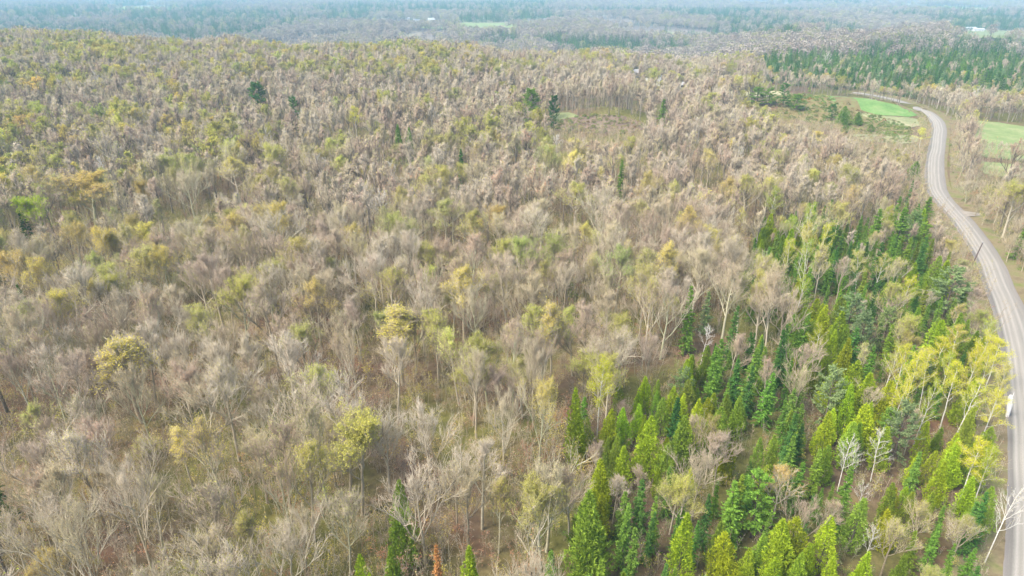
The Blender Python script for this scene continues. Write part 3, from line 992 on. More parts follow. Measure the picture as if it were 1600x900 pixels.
# landmark trees: kind, foot of the trunk (px), top (py), crown width (px or None), tint, label, tilt toward +x, variant
LM = [
    ('pine_tree', 397, 166, 126, 27, 'deep green', 'large dark pine standing alone in the upper left woods', 0, 1),
    ('pine_tree', 456, 173, 148, 20, 'deep green', 'small round dark pine, right-hand one of the lone pair in the upper left woods', 0, 0),
    ('pine_tree', 829, 176, 136, 27, 'mid green', 'dark pine left of the brown knoll in the upper woods', 0, 1),
    ('pine_tree', 866, 176, 146, 18, 'dark green', 'small dark pine just left of the grassy clearing', 0, 2),  # darkest needle tint among the pines
    ('spruce_tree', 1038, 186, 153, 14, 'mid green', 'small green spruce behind the right end of the brown knoll', 0, 0),
    ('spruce_tree', 973, 286, 247, 14, 'mid green', 'narrow green spruce alone near the reddish forest floor', 0, 1),
    ('spruce_tree', 720, 252, 230, 13, 'deep green', 'small dark spruce alone in the centre of the upper woods', 0, 2),
    ('cedar_tree', 622, 223, 204, 12, 'mid green', 'small green cedar, left one of a low pair in the upper woods', 0, 3),
    ('cedar_tree', 640, 222, 209, 12, 'mid green', 'small green cedar, right one of a low pair in the upper woods', 0, 1),
    ('budding_tree', 46, 362, 300, 56, 'bright green', 'vivid green leafing tree at the left edge of the woods', 0, 2),
    ('spruce_tree', 25, 372, 302, 20, 'dark green', 'narrow dark spruce beside the vivid green tree', 0, 1),
    ('aspen_tree', 553, 212, 163, 22, 'lemon yellow', 'lemon yellow aspen with white stem in the upper left woods', 0, 2),
    ('budding_tree', 1112, 290, 229, 34, 'yellow', 'bright yellow budding tree alone above the dark trunks', 0, 0),
    ('aspen_tree', 1436, 232, 198, 26, 'lemon yellow', 'lemon yellow tree in the bend left of the road', 0, 0),
    ('cedar_tree', 1425, 283, 251, 20, 'mid green', 'single green cedar beside the straight part of the road', 0, 3),
    ('pine_tree', 1182, 166, 135, 24, 'mid green', 'bushy green pine at the left end of the knoll group', 0, 1),
    ('pine_tree', 1200, 166, 136, 22, 'mid green', 'bushy green pine second in the knoll group', 0, 2),
    ('pine_tree', 1223, 168, 128, 20, 'deep green', 'tall pointed pine in the knoll group', 0, 0),
    ('pine_tree', 1243, 172, 146, 22, 'mid green', 'low green pine at the right end of the knoll group', 0, 1),
    ('pine_tree', 1298, 188, 161, 16, 'deep green', 'darkest upright pine in the middle of the juniper knoll', 0, 1),
    ('cedar_tree', 1316, 195, 170, 18, 'mid green', 'round green cedar right of the darkest knoll pine', 0, 2),
    ('cedar_tree', 1338, 196, 178, 13, 'mid green', 'low green cedar at the right of the knoll', 0, 0),
    ('cedar_tree', 1320, 207, 195, 10, 'mid green', 'tiny green cedar at the foot of the knoll, left of its twin', 0, 3),
    ('cedar_tree', 1360, 206, 197, 9, 'mid green', 'tiny green cedar farthest right at the foot of the knoll', 0, 3),
    ('budding_tree', 1566, 372, 278, 66, 'yellow-green', 'large yellow-green budding tree right of the gravel road', 0, 0),
    ('spruce_tree', 1588, 405, 350, 24, 'mid green', 'green spruce at the right edge beyond the road', 0, 0),
    ('birch_tree', 1094, 572, 502, 26, 'tan', 'leaning dead white birch above the conifers', 0.14, 2),
    ('aspen_tree', 1243, 440, 341, 32, 'yellow', 'yellow aspen with paired white stems left of the leaning one', 0.10, 0),
    ('aspen_tree', 1256, 437, 352, 26, 'yellow', 'shorter stem of the paired yellow aspens', 0.03, 1),
    ('aspen_tree', 1270, 434, 339, 30, 'lemon yellow', 'lemon aspen leaning right over the dark conifers', 0.22, 1),
    ('aspen_tree', 1156, 372, 322, 18, 'lemon yellow', 'small lemon aspen at the top corner of the conifers', 0.05, 3),
    ('aspen_tree', 1336, 462, 385, 36, 'yellow-green', 'yellow-green aspen with pale branches below the paired aspens', 0, 1),
    ('aspen_tree', 1362, 466, 392, 34, 'yellow-green', 'yellow-green aspen next right of the pale branched one', 0.08, 3),
    ('budding_tree', 1228, 400, 335, 26, 'bright green', 'bright green leafing tree among spruces at the conifer edge', 0, 0),
    ('aspen_tree', 1376, 628, 530, 34, 'golden green', 'leftmost golden aspen of the roadside aspen stand', 0, 1),
    ('aspen_tree', 1392, 640, 532, 36, 'lemon yellow', 'second golden aspen from the left of the roadside stand', 0.12, 0),
    ('aspen_tree', 1402, 668, 536, 34, 'lemon yellow', 'aspen with a long white stem in the roadside stand', 0.12, 2),
    ('aspen_tree', 1436, 640, 540, 40, 'lemon yellow', 'broad yellow aspen in the middle of the roadside stand', 0.12, 1),
    ('aspen_tree', 1480, 585, 505, 40, 'yellow', 'yellow aspen standing at the back of the roadside stand', 0.12, 0),
    ('aspen_tree', 1468, 672, 560, 40, 'lemon yellow', 'front yellow aspen with a clear white stem in the roadside stand', 0.16, 2),
    ('aspen_tree', 1503, 640, 535, 38, 'lemon yellow', 'tall yellow aspen right of the front one in the roadside stand', 0.14, 0),
    ('aspen_tree', 1520, 640, 548, 40, 'lemon yellow', 'yellow aspen with twin limbs near the road', 0.16, 1),
    ('aspen_tree', 1530, 565, 490, 36, 'golden green', 'greener aspen at the back of the stand near the road', 0.1, 3),
    ('aspen_tree', 1541, 668, 560, 40, 'yellow', 'rightmost yellow aspen beside the road shoulder', 0.18, 0),
    ('aspen_tree', 1426, 700, 590, 34, 'golden green', 'lower golden aspen in front of the stand', 0.12, 3),
    ('aspen_tree', 1500, 780, 680, 46, 'lemon yellow', 'lemon aspen near the road well below the stand', 0.14, 2),
    ('aspen_tree', 1520, 790, 690, 46, 'golden green', 'golden aspen right beside the lower lemon aspen', 0.15, 0),
    ('aspen_tree', 1384, 690, 585, 36, 'lemon yellow', 'low lemon aspen at the lower left corner of the stand', 0, 1),
    ('aspen_tree', 1450, 610, 522, 38, 'lemon yellow', 'bright aspen behind the broad yellow one', 0, 2),
    ('aspen_tree', 1462, 640, 545, 38, 'golden green', 'golden aspen wedged in the centre of the stand', 0, 0),
    ('aspen_tree', 1490, 690, 585, 42, 'lemon yellow', 'lemon aspen with bare lower stem below the stand', 0, 3),
    ('aspen_tree', 1512, 600, 512, 40, 'lemon yellow', 'tall lemon aspen in the rear row by the road', 0, 1),
    ('aspen_tree', 1538, 612, 525, 38, 'lemon yellow', 'lemon aspen nearest the road in the rear row', 0, 2),
    ('aspen_tree', 1528, 700, 600, 42, 'lemon yellow', 'lemon aspen at the lower right corner of the stand', 0, 0),
    ('aspen_tree', 1225, 450, 370, 28, 'lemon yellow', 'lone lemon aspen left of the paired stems', 0, 3),
    ('aspen_tree', 1405, 500, 425, 34, 'lemon yellow', 'lemon aspen right of the yellow-green pair', 0, 1),
    ('birch_tree', 1308, 768, 680, 36, 'tan', 'pale bare birch left of the white forked birch', 0.14, 0),
    ('birch_tree', 1318, 770, 690, 34, 'yellow', 'pale birch with a few yellow leaves beside the forked birch', 0.16, 1),
    ('birch_tree', 1360, 752, 668, 46, 'tan', 'white forked birch with spreading limbs above the spruces', 0.16, 1),
    ('birch_tree', 1538, 880, 755, 46, 'tan', 'bare white birch leaning at the road edge', 0.24, 0),
    ('birch_tree', 1340, 812, 755, 30, 'tan', 'small white birch in front of the forked birch', 0.14, 0),
    ('birch_tree', 1345, 900, 815, 26, 'tan', 'bare pale birch in the dark gap near the bottom edge', 0.16, 2),
    ('spruce_tree', 690, 960, 846, 24, 'rusty orange', 'dying orange spruce at the bottom edge', 0, 1),
    ('cedar_tree', 735, 960, 848, 36, 'lime green', 'lime cedar right of the orange spruce', 0, 1),
    ('cedar_tree', 576, 965, 864, 44, 'lime green', 'lime cedar at the bottom edge left of the orange spruce', 0, 2),
    ('cedar_tree', 622, 960, 850, 34, 'olive green', 'olive cedar between the lime cedar and the orange spruce', 0, 1),
    ('cedar_tree', 622, 830, 745, 50, 'olive green', 'dark olive cedar behind bare branches above the orange spruce', 0, 2),
    ('cedar_tree', 915, 930, 764, 74, 'olive green', 'largest olive cedar of the lower woods', 0, 0),
    ('spruce_tree', 859, 940, 858, 30, 'mid green', 'small bright spruce left of the largest olive cedar', 0, 0),
    ('cedar_tree', 1056, 920, 798, 44, 'lime green', 'lime cedar right of the largest olive cedar', 0, 3),
    ('cedar_tree', 902, 690, 603, 32, 'lime green', 'lime topped cedar beside the pale yellow tree', 0, 1),
    ('cedar_tree', 1008, 745, 648, 50, 'lime green', 'broad lime cedar clump near the middle of the lower woods', 0, 2),
    ('cedar_tree', 970, 770, 695, 34, 'lime green', 'lime cedar just left of the broad lime clump', 0, 0),
    ('cedar_tree', 1112, 720, 632, 50, 'olive green', 'dense olive cedar right of the broad lime clump', 0, 2),
    ('cedar_tree', 1082, 705, 622, 30, 'golden green', 'golden tipped cedar between the lime and olive clumps', 0, 1),
    ('spruce_tree', 1083, 522, 444, 26, 'mid green', 'tall soft green spruce at the left edge of the conifer wood', 0, 2),
    ('spruce_tree', 1098, 520, 452, 20, 'grey-green', 'greyer spruce beside the tall soft green one', 0, 0),
    ('spruce_tree', 1050, 700, 618, 26, 'dark green', 'dark spruce behind the golden tipped cedar', 0, 1),
    ('pine_tree', 1470, 505, 415, 62, 'grey-green', 'feathery grey-green pine left of the road', 0, 2),
    ('pine_tree', 1318, 540, 458, 46, 'grey-green', 'feathery pine in the upper conifer wood', 0, 0),
    ('spruce_tree', 1440, 358, 305, 24, 'mid green', 'spruce at the top right corner of the conifer wood beside the road', 0, 2),
    ('spruce_tree', 1396, 400, 322, 30, 'mid green', 'tall spruce left of the corner spruce', 0, 0),
    ('spruce_tree', 1358, 402, 322, 28, 'mid green', 'tall spruce behind the yellow-green aspens', 0, 2),
    ('budding_tree', 548, 760, 643, 92, 'yellow-green', 'broad yellow-green budding tree in the lower middle woods', 0, 2),
    ('budding_tree', 365, 505, 425, 58, 'yellow-green', 'domed yellow-green tree left of the reddish grove', 0, 2),
    ('budding_tree', 845, 700, 585, 62, 'yellow', 'pale yellow budding tree left of the lime topped cedar', 0, 0),
    ('budding_tree', 248, 450, 380, 60, 'yellow', 'yellow budding tree in the left woods', 0, 0),
    ('budding_tree', 128, 345, 268, 80, 'orange-yellow', 'large orange-yellow tree near the left edge', 0, 2),
    ('budding_tree', 105, 410, 345, 58, 'orange-yellow', 'orange-yellow tree below the large orange one', 0, 0),
    ('budding_tree', 12, 455, 383, 56, 'orange-yellow', 'orange-yellow tree cut by the left edge', 0, 2),
    ('budding_tree', 362, 310, 242, 52, 'yellow', 'yellow domed tree above the left woods', 0, 3),
    ('budding_tree', 488, 500, 430, 52, 'orange-yellow', 'soft orange tree in the reddish grove', 0, 3),
    ('budding_tree', 604, 500, 410, 66, 'yellow-green', 'yellow-green tree right of the reddish grove', 0, 1),
    ('budding_tree', 620, 560, 470, 60, 'yellow', 'yellow mottled tree in front of the yellow-green one', 0, 4),
    ('budding_tree', 695, 375, 305, 58, 'pale green', 'pale green budding tree in the middle of the woods', 0, 3),
    ('budding_tree', 900, 360, 282, 60, 'yellow-green', 'yellow-green tree left of the pale grey one', 0, 3),
    ('budding_tree', 185, 620, 520, 66, 'yellow', 'sparse yellow tree in the left middle woods', 0, 4),
    ('budding_tree', 320, 770, 640, 84, 'yellow', 'sparse yellowish tree with a visible fork in the lower left', 0, 5),
    ('budding_tree', 100, 960, 862, 66, 'orange-yellow', 'low yellow tree at the bottom left edge', 0, 0),
    ('bare_tree', 742, 530, 442, 70, 'tan', 'round pale bare tree in the centre of the woods', 0, 0),
    ('bare_tree', 885, 500, 402, 74, 'tan', 'wide pale bare tree right of centre', 0, 1),
    ('bare_tree', 1080, 815, 702, 82, 'pinkish grey', 'big rounded bare tree standing among the cedars', 0, 0),
    ('bare_tree', 1248, 870, 768, 76, 'reddish', 'rounded reddish bare tree among the lower spruces', 0, 3),
    ('bare_tree', 240, 900, 690, 130, 'tan', 'huge pale bare tree with twisting limbs in the lower left', 0, 3),
    ('bare_tree', 180, 1010, 780, 120, 'tan', 'bare tree with fanned limbs at the bottom left', 0, 0),
    ('bare_tree', 465, 970, 800, 130, 'tan', 'bare fan-shaped tree at the bottom edge left of centre', 0, 1),
    ('bare_tree', 430, 800, 690, 90, 'tan', 'pale bare tree with long side limbs in the lower left middle', 0, 3),
    ('bare_tree', 205, 650, 560, 80, 'tan', 'vase-shaped bare tree in the left middle woods', 0, 5),
    ('bare_tree', 610, 640, 520, 74, 'tan', 'pale forked bare tree in the centre', 0, 2),
    ('bare_tree', 740, 640, 540, 66, 'tan', 'round bare tree below the centre one', 0, 4),
    ('bare_tree', 545, 600, 505, 58, 'tan', 'grey bare tree with a dark stem in the centre left', 0, 1),
    ('bare_tree', 290, 350, 265, 84, 'pinkish grey', 'wide pinkish bare tree in the upper left woods', 0, 1),
    ('bare_tree', 785, 690, 590, 90, 'tan', 'whitish bare tree left of the pale yellow tree', 0, 3),
    ('bare_tree', 835, 620, 525, 60, 'pinkish grey', 'pinkish bare tree behind the pale yellow tree', 0, 5),
]
LEAN = {'lemon aspen leaning right over the dark conifers'[:24]: 0.17, 'yellow aspen with paired white stems'[:24]: 0.05, 'leaning dead white birch above'[:24]: 0.08, 'bare white birch leaning at the road'[:24]: 0.03}
for kind, bx, by, ty, wpx, tn, lb, lean, var in LM:
    x, y = ground_at(bx, by)
    z = float(terrain(x, y))
    dep = y * CP - (z - CAM_H) * SP
    # height whose top shows at row ty
    v = (450 - ty) / FPX
    lean = LEAN.get(lb.split(',')[0][:24], 0.0)
    d = (-SP + v * CP) / (CP + v * SP)
    h = CAM_H + d * y - z
    h = max(3.0, min(h, 24))
    canopy = {'bare_tree': 15.5, 'budding_tree': 15.5, 'aspen_tree': 15.0, 'birch_tree': 14.0, 'pine_tree': 17.5, 'spruce_tree': 14.0, 'cedar_tree': 13.0}[kind]
    if not inside(bx, by, CONIFER_WOOD) and bx < 1150 and by < 880 and h < canopy:
        # it stands in the closed woods: full height, top where the photograph shows it
        h = canopy
        x, y = ground_at(bx, ty, h)
        z = float(terrain(x, y))
        dep = y * CP - (z - CAM_H) * SP
    if kind == 'aspen_tree':
        wpx *= 1.12
    elif kind == 'pine_tree' and by < 250:
        wpx *= 1.1
    elif kind == 'spruce_tree' and by < 300 or kind == 'budding_tree':
        wpx *= 1.25
    elif kind == 'cedar_tree' and by < 250:
        wpx *= 1.3
        h *= 1.2
    r = plant(kind, x, y, h, wpx * dep / FPX, vary(TINT[tn], random, 0.05), lb, tilt=(random.gauss(0, 0.02), lean + random.gauss(0, 0.01)), var=var, tname=tn, z=z)
LANDMARKS = [(t[0], t[1], t[3], t[6]) for t in TREES]


# ------------------------------------------------------------------ where the other trees stand
def cover(x, y, up=0.0):
    """photograph pixel of the ground point, or of the point up metres above it"""
    return project(x, y, terrain(x, y) + up)


def scatter(x0, x1, y0, y1, cell, seed, jit=0.75):
    rng = np.random.default_rng(seed)
    gx, gy = np.meshgrid(np.arange(x0, x1, cell), np.arange(y0, y1, cell))
    gx = gx + (np.floor((gy - y0) / cell) % 2) * cell * 0.5
    gx = gx + rng.uniform(-0.5, 0.5, gx.shape) * cell * jit
    gy = gy + rng.uniform(-0.5, 0.5, gy.shape) * cell * jit
    return gx.ravel(), gy.ravel(), rng


# near and middle woods
X, Y, rng = scatter(-560, 560, 30, 600, 5.0, 21)
keep = np.abs(X) < Y * 0.80 + 22
X, Y = X[keep], Y[keep]
PX, PY = cover(X, Y)
# thinner stand far out and on the noise gaps
keep = rng.uniform(size=len(X)) < np.where(noise2(X, Y, 14, 5) > 0.30, 0.94, 0.45)
for poly in NO_TREES:
    keep &= ~inside(PX, PY, poly)
rd, side = road_dist(X, Y)
keep &= rd > np.where(side > 0, 7.5, 6.0)
# strip between the road and the pasture keeps only a loose row
FX, FY, rng2 = scatter(0, 260, 40, 300, 3.0, 23)
fpx, fpy = cover(FX, FY, 8.0)
frd, fside = road_dist(FX, FY)
fk = inside(fpx, fpy, CONIFER_WOOD) & (frd > 5.6) & (fside < 0)
old = inside(*cover(X, Y, 8.0), CONIFER_WOOD)
keep &= ~old
X, Y, PX, PY, rd, side, keep = (np.concatenate([a, b[fk]]) for a, b in ((X, FX), (Y, FY), (PX, cover(FX, FY)[0]), (PY, cover(FX, FY)[1]), (rd, frd), (side, fside), (keep, fk)))
lx = np.array([l[0] for l in LANDMARKS]); ly = np.array([l[1] for l in LANDMARKS])
for a, b in zip(lx, ly):
    keep &= np.hypot(X - a, Y - b) > 2.2
X, Y, PX, PY, rd, side = X[keep], Y[keep], PX[keep], PY[keep], rd[keep], side[keep]
Z = terrain(X, Y)
N = len(X)
U = rng.uniform(size=N)
PX, PY = cover(X, Y, 8.0)
con = inside(PX, PY, CONIFER_WOOD)
edge = noise2(X, Y, 16, 77)
con &= edge > 0.26
con_bg = inside(PX, PY, CONIFER_FAR)
kind = np.full(N, 'bare_tree', dtype=object)
bud_p = 0.26 + 0.44 * (noise2(X, Y, 45, 41) - 0.5) * 2
bud_p = bud_p + 0.16 * ((PX < 700) & (PY < 130)) + 0.12 * ((PX < 450) & (PY > 180) & (PY < 520)) - 0.22 * ((PX > 380) & (PX < 1150) & (PY > 130) & (PY < 225)) - 0.12 * ((PX > 1380) & (PY < 230))
kind[U < bud_p] = 'budding_tree'
U2 = rng.uniform(size=N)
kind[U2 < 0.006] = 'spruce_tree'
kind[(U2 > 0.994)] = 'birch_tree'
# mixed conifer wood: patches of spruce and of cedar, with bare trees between
patch = noise2(X, Y, 13, 91)
cu = rng.uniform(size=N)
low = PY > 560
kind[con & (cu < 0.84)] = 'spruce_tree'
kind[con & (cu < 0.84) & (patch > 0.52)] = 'cedar_tree'
kind[con & (cu >= 0.84) & (cu < 0.87)] = 'budding_tree'
kind[con & (cu >= 0.87) & (cu < 0.895)] = 'aspen_tree'
kind[con & (cu >= 0.895) & (cu < 0.91)] = 'pine_tree'
kind[con_bg & (cu < 0.78 + 0.3 * (noise2(X, Y, 40, 19) - 0.5))] = 'spruce_tree'
kind[con_bg & (cu < 0.35)] = 'cedar_tree'
# heights
Hh = {'bare_tree': 15.2, 'budding_tree': 14.6, 'aspen_tree': 14.5, 'birch_tree': 13.5, 'spruce_tree': 9.2, 'cedar_tree': 7.8, 'pine_tree': 13.0}
Ht = np.array([Hh[k] for k in kind]) * rng.uniform(0.72, 1.2, N)
Ht = np.where((kind == 'bare_tree') & con, Ht * 0.6, Ht)
Ht = np.where(((kind == 'spruce_tree') | (kind == 'cedar_tree')) & con, Ht * rng.uniform(0.65, 1.15, N), Ht)
Ht = np.where(((kind == 'budding_tree') | (kind == 'pine_tree')) & con, Ht * 0.75, Ht)
Ht = np.where(con_bg & (kind != 'bare_tree') & (kind != 'budding_tree'), Ht * 1.5, Ht)
Ht = np.where(con_bg & ((kind == 'bare_tree') | (kind == 'budding_tree')), Ht * 0.8, Ht)
Ht = np.where(((kind == 'bare_tree') | (kind == 'budding_tree')) & ~con_bg & (PX > 1180) & (PY < 175), Ht * 0.72, Ht)
Ht = np.where((side < 0) & (rd < 14), np.minimum(Ht, 8.5), Ht)          # young growth along the road
# open ground, the road and the landmark trees stay in sight: nothing tall stands right in front of them
drop = np.zeros(N, bool)
PXg, PYg = cover(X, Y)
for fr, polys in ((0.35, [F_SLOPE, F_KNOLL]), (0.55, NO_TREES), (0.75, [F_SLOPE, F_KNOLL, F_CLEAR]), (0.95, NO_TREES)):
    ax, ay = project(X, Y, Z + Ht * fr)
    for poly in polys:
        drop |= inside(ax, ay, poly) & (rng.uniform(size=N) < (0.85 if poly is F_SLOPE else 0.93)) & ~((poly is F_RIGHT or poly is F_RIGHT2) & (PXg < 1512))
ax, ay = project(X, Y, Z + Ht * 0.8)
halfw = 3.0 * FPX / np.hypot(X, Y)
for (a, b, h, lb), spec in zip(LANDMARKS, LM):
    cx = (project(a, b, float(terrain(a, b)) + h * 0.75)[0])
    inwood = bool(inside(spec[1], spec[2] - 20, CONIFER_WOOD))
    wid = (spec[4] or 20) * 0.42 + halfw * ((0.25 if inwood else 0.7) if spec[1] < 1540 else 0.0)
    low_edge = spec[2] - (0.55 if inwood else 0.05) * (spec[2] - spec[3])
    drop |= (np.abs(ax - cx) < wid) & (ay < low_edge) & (ay > spec[3] - 20) & (Y < b)
ROADPOLY = [(1380, 150), (1425, 163), (1450, 172), (1478, 192), (1477, 250), (1476, 275), (1480, 300), (1520, 345), (1560, 400), (1584, 450), (1610, 500), (1640, 600), (1640, 900),
            (1574, 900), (1580, 790), (1582, 675), (1574, 600), (1560, 530), (1537, 450), (1515, 400), (1487, 350), (1451, 300), (1448, 250), (1453, 200), (1440, 178), (1395, 158)]
for fr in (0.5, 0.95):
    ax, ay = project(X, Y, Z + Ht * fr)
    drop |= inside(ax, ay, ROADPOLY)
# gaps through which the houses and the bleached logs are seen
for hx, hy, hw in ((995, 116, 3), (1010, 127, 3), (1030, 129, 3), (1066, 135, 4), (989, 451, 14)):
    for fr in (0.4, 0.8):
        ax, ay = project(X, Y, Z + Ht * fr)
        drop |= (np.abs(ax - hx) < hw) & (np.abs(ay - hy) < 26 * fr + 4)
# tall broadleaf crowns leave the conifer wood in sight along its edge
ax, ay = project(X, Y, Z + Ht * 0.85)
drop |= inside(ax, ay, CONIFER_WOOD) & ~con & (Ht > 10) & (rng.uniform(size=N) < 0.75)
kp = ~drop
X, Y, Z, PX, PY, rd, side, kind, Ht, con, con_bg, U, U2, cu = [q[kp] for q in (X, Y, Z, PX, PY, rd, side, kind, Ht, con, con_bg, U, U2, cu)]
N = len(X)
slender = (PX > 350) & (PX < 1200) & (PY > 120) & (PY < 300)


def pick_tint(k, i):
    u = rng.random()
    if k == 'bare_tree':
        n = ['tan', 'pinkish grey', 'reddish', 'yellow-green'][int(np.searchsorted([0.28, 0.60, 0.74], u))]
    elif k == 'budding_tree':
        g = noise2(X[i], Y[i], 30, 55)
        lim = [0.45, 0.72, 0.93] if PX[i] < 480 and PY[i] < 560 else [0.55, 0.74, 0.985]
        n = ['yellow-green', 'yellow', 'pale green', 'orange-yellow'][int(np.searchsorted(lim, np.clip(u * 0.75 + (g - 0.35) * 0.6, 0, 0.999)))]
    elif k == 'aspen_tree':
        n = 'lemon yellow' if u < 0.6 else 'golden green'
    elif k == 'birch_tree':
        n = 'tan'
    elif k == 'spruce_tree':
        n = 'mid green' if u < 0.55 else ('deep green' if u < 0.85 else 'olive green')
    elif k == 'cedar_tree':
        n = 'olive green' if u < 0.5 else ('lime green' if u < 0.8 else 'golden green')
    else:
        n = 'grey-green' if u < 0.6 else 'mid green'
    if con_bg[i] and k in ('spruce_tree', 'cedar_tree'):
        n = 'mid green' if u < 0.25 else ('grey-green' if u < 0.6 else 'deep green')
    return n


# the nearest of each kind stand as individuals, the rest is one mass of woodland
LIMIT = {'bare_tree': 285, 'budding_tree': 262, 'aspen_tree': 40, 'birch_tree': 30, 'spruce_tree': 285, 'cedar_tree': 260, 'pine_tree': 40}
TPX, TPY = project(X, Y, Z + Ht * 0.9)
inframe = (TPX > -20) & (TPX < 1620) & (TPY > -10) & (TPY < 905)
DIST = np.hypot(X, Y)
single = np.zeros(N, bool)
for k, lim in LIMIT.items():
    have = sum(1 for t in TREES if t[2] == k)
    c = np.where((kind == k) & inframe)[0]
    c = c[np.argsort(DIST[c])][:max(0, lim - have)]
    single[c] = True
for i in np.where(single)[0]:
    k = kind[i]
    tn = pick_tint(k, i)
    w = None
    var = None
    if k == 'bare_tree' and (slender[i] or (con[i] and rng.random() < 0.5)):
        var = 6 + rng.integers(0, 2)
    plant(k, float(X[i]), float(Y[i]), float(Ht[i]), None, vary(TINT[tn], random), None, tname=tn, var=None if var is None else int(var), z=float(Z[i]))

# the hedgerow between the two pastures and the row beside the road
HEDGE = [(1530, 246, 215), (1543, 248, 222), (1556, 249, 218), (1566, 250, 228), (1578, 252, 220), (1590, 253, 216), (1600, 254, 226), (1494, 200, 168), (1497, 222, 178), (1500, 245, 196), (1505, 262, 212),
         (1498, 280, 236), (1512, 290, 238), (1506, 305, 262), (1522, 300, 252), (1512, 232, 196), (1545, 330, 292), (1594, 345, 300), (1600, 380, 325), (1534, 352, 312), (1588, 300, 258), (1528, 318, 278), (1552, 352, 305), (1570, 330, 285), (1580, 395, 335), (1572, 410, 362), (1596, 425, 372), (1520, 275, 240), (1508, 318, 280), (1524, 338, 300)]
for j, (bx, by, ty) in enumerate(HEDGE):
    x, y = ground_at(bx, by)
    z = float(terrain(x, y))
    v = (450 - ty) / FPX
    h = CAM_H + (-SP + v * CP) / (CP + v * SP) * y - z
    tn = ['pinkish grey', 'tan', 'yellow-green'][j % 3]
    plant('bare_tree', x, y, max(7.0, h), None, vary(TINT[tn], random), None, tname=tn, var=6 if j < 7 else None, z=z)

# labels of the unnamed trees: how each looks, and which it is counted from the nearest landmark tree
GREYS = {'tan': 'tan', 'pinkish grey': 'pinkish grey', 'reddish': 'reddish', 'yellow-green': 'greenish'}
unnamed = [t for t in TREES if not t[6]]
groups = {}
unnamed.sort(key=lambda t: math.hypot(t[0], t[1]))
for t in unnamed:
    near = sorted((math.hypot(t[0] - a, t[1] - b), a, b, lb) for (a, b, h, lb) in LANDMARKS if len(lb.split()) <= 8)
    col = GREYS[t[4]] if t[2] == 'bare_tree' else ('' if t[2] == 'birch_tree' else t[4])
    noun = {'bare_tree': 'bare tree', 'budding_tree': 'budding tree', 'aspen_tree': 'aspen', 'birch_tree': 'bare birch', 'spruce_tree': 'spruce', 'cedar_tree': 'cedar', 'pine_tree': 'pine'}[t[2]]
    for d, a, b, lb in near:
        dx, dy = t[0] - a, t[1] - b
        rel = ('right of' if dx > 0 else 'left of') if abs(dx) > abs(dy) else ('behind' if dy > 0 else 'before')
        g = groups.setdefault((rel, lb, noun, col), [])
        if len(g) < 29:
            g.append((d, t))
            break
ORD = ['nearest', 'second', 'third', 'fourth', 'fifth', 'sixth', 'seventh', 'eighth', 'ninth', 'tenth', 'eleventh', 'twelfth', 'thirteenth', 'fourteenth', 'fifteenth', 'sixteenth', 'seventeenth', 'eighteenth',
       'nineteenth', 'twentieth', 'twenty-first', 'twenty-second', 'twenty-third', 'twenty-fourth', 'twenty-fifth', 'twenty-sixth', 'twenty-seventh', 'twenty-eighth', 'twenty-ninth', 'thirtieth']
for (rel, lb, noun, col), lst in groups.items():
    lst.sort(key=lambda q: q[0])
    for n, (d, t) in enumerate(lst):
        o = ORD[n] if n < len(ORD) else 'outer'
        t[5]['label'] = ' '.join(w for w in [o, col, noun, rel, 'the', lb] if w)


# ------------------------------------------------------------------ woodland that nobody could count: geometry nodes
HIDDEN = {}


def hidden_collection(name, objs):
    c = bpy.data.collections.new(name)
    for i, (me) in enumerate(objs):
        o = bpy.data.objects.new('%s_%02d' % (name, i), me)
        c.objects.link(o)
    return c


def join_mesh(parts, name, mats):
    mb = MB()
    for b, remap in parts:
        for v, f, m in zip(b.v, b.f, b.m):
            pass
        V = np.concatenate(b.v); F = np.concatenate(b.f); M = np.concatenate(b.m)
        mb.add(V, F, 0)
        mb.m[-1] = np.array([remap[int(q)] for q in M], np.int32)
    return mb.build(name, mats)


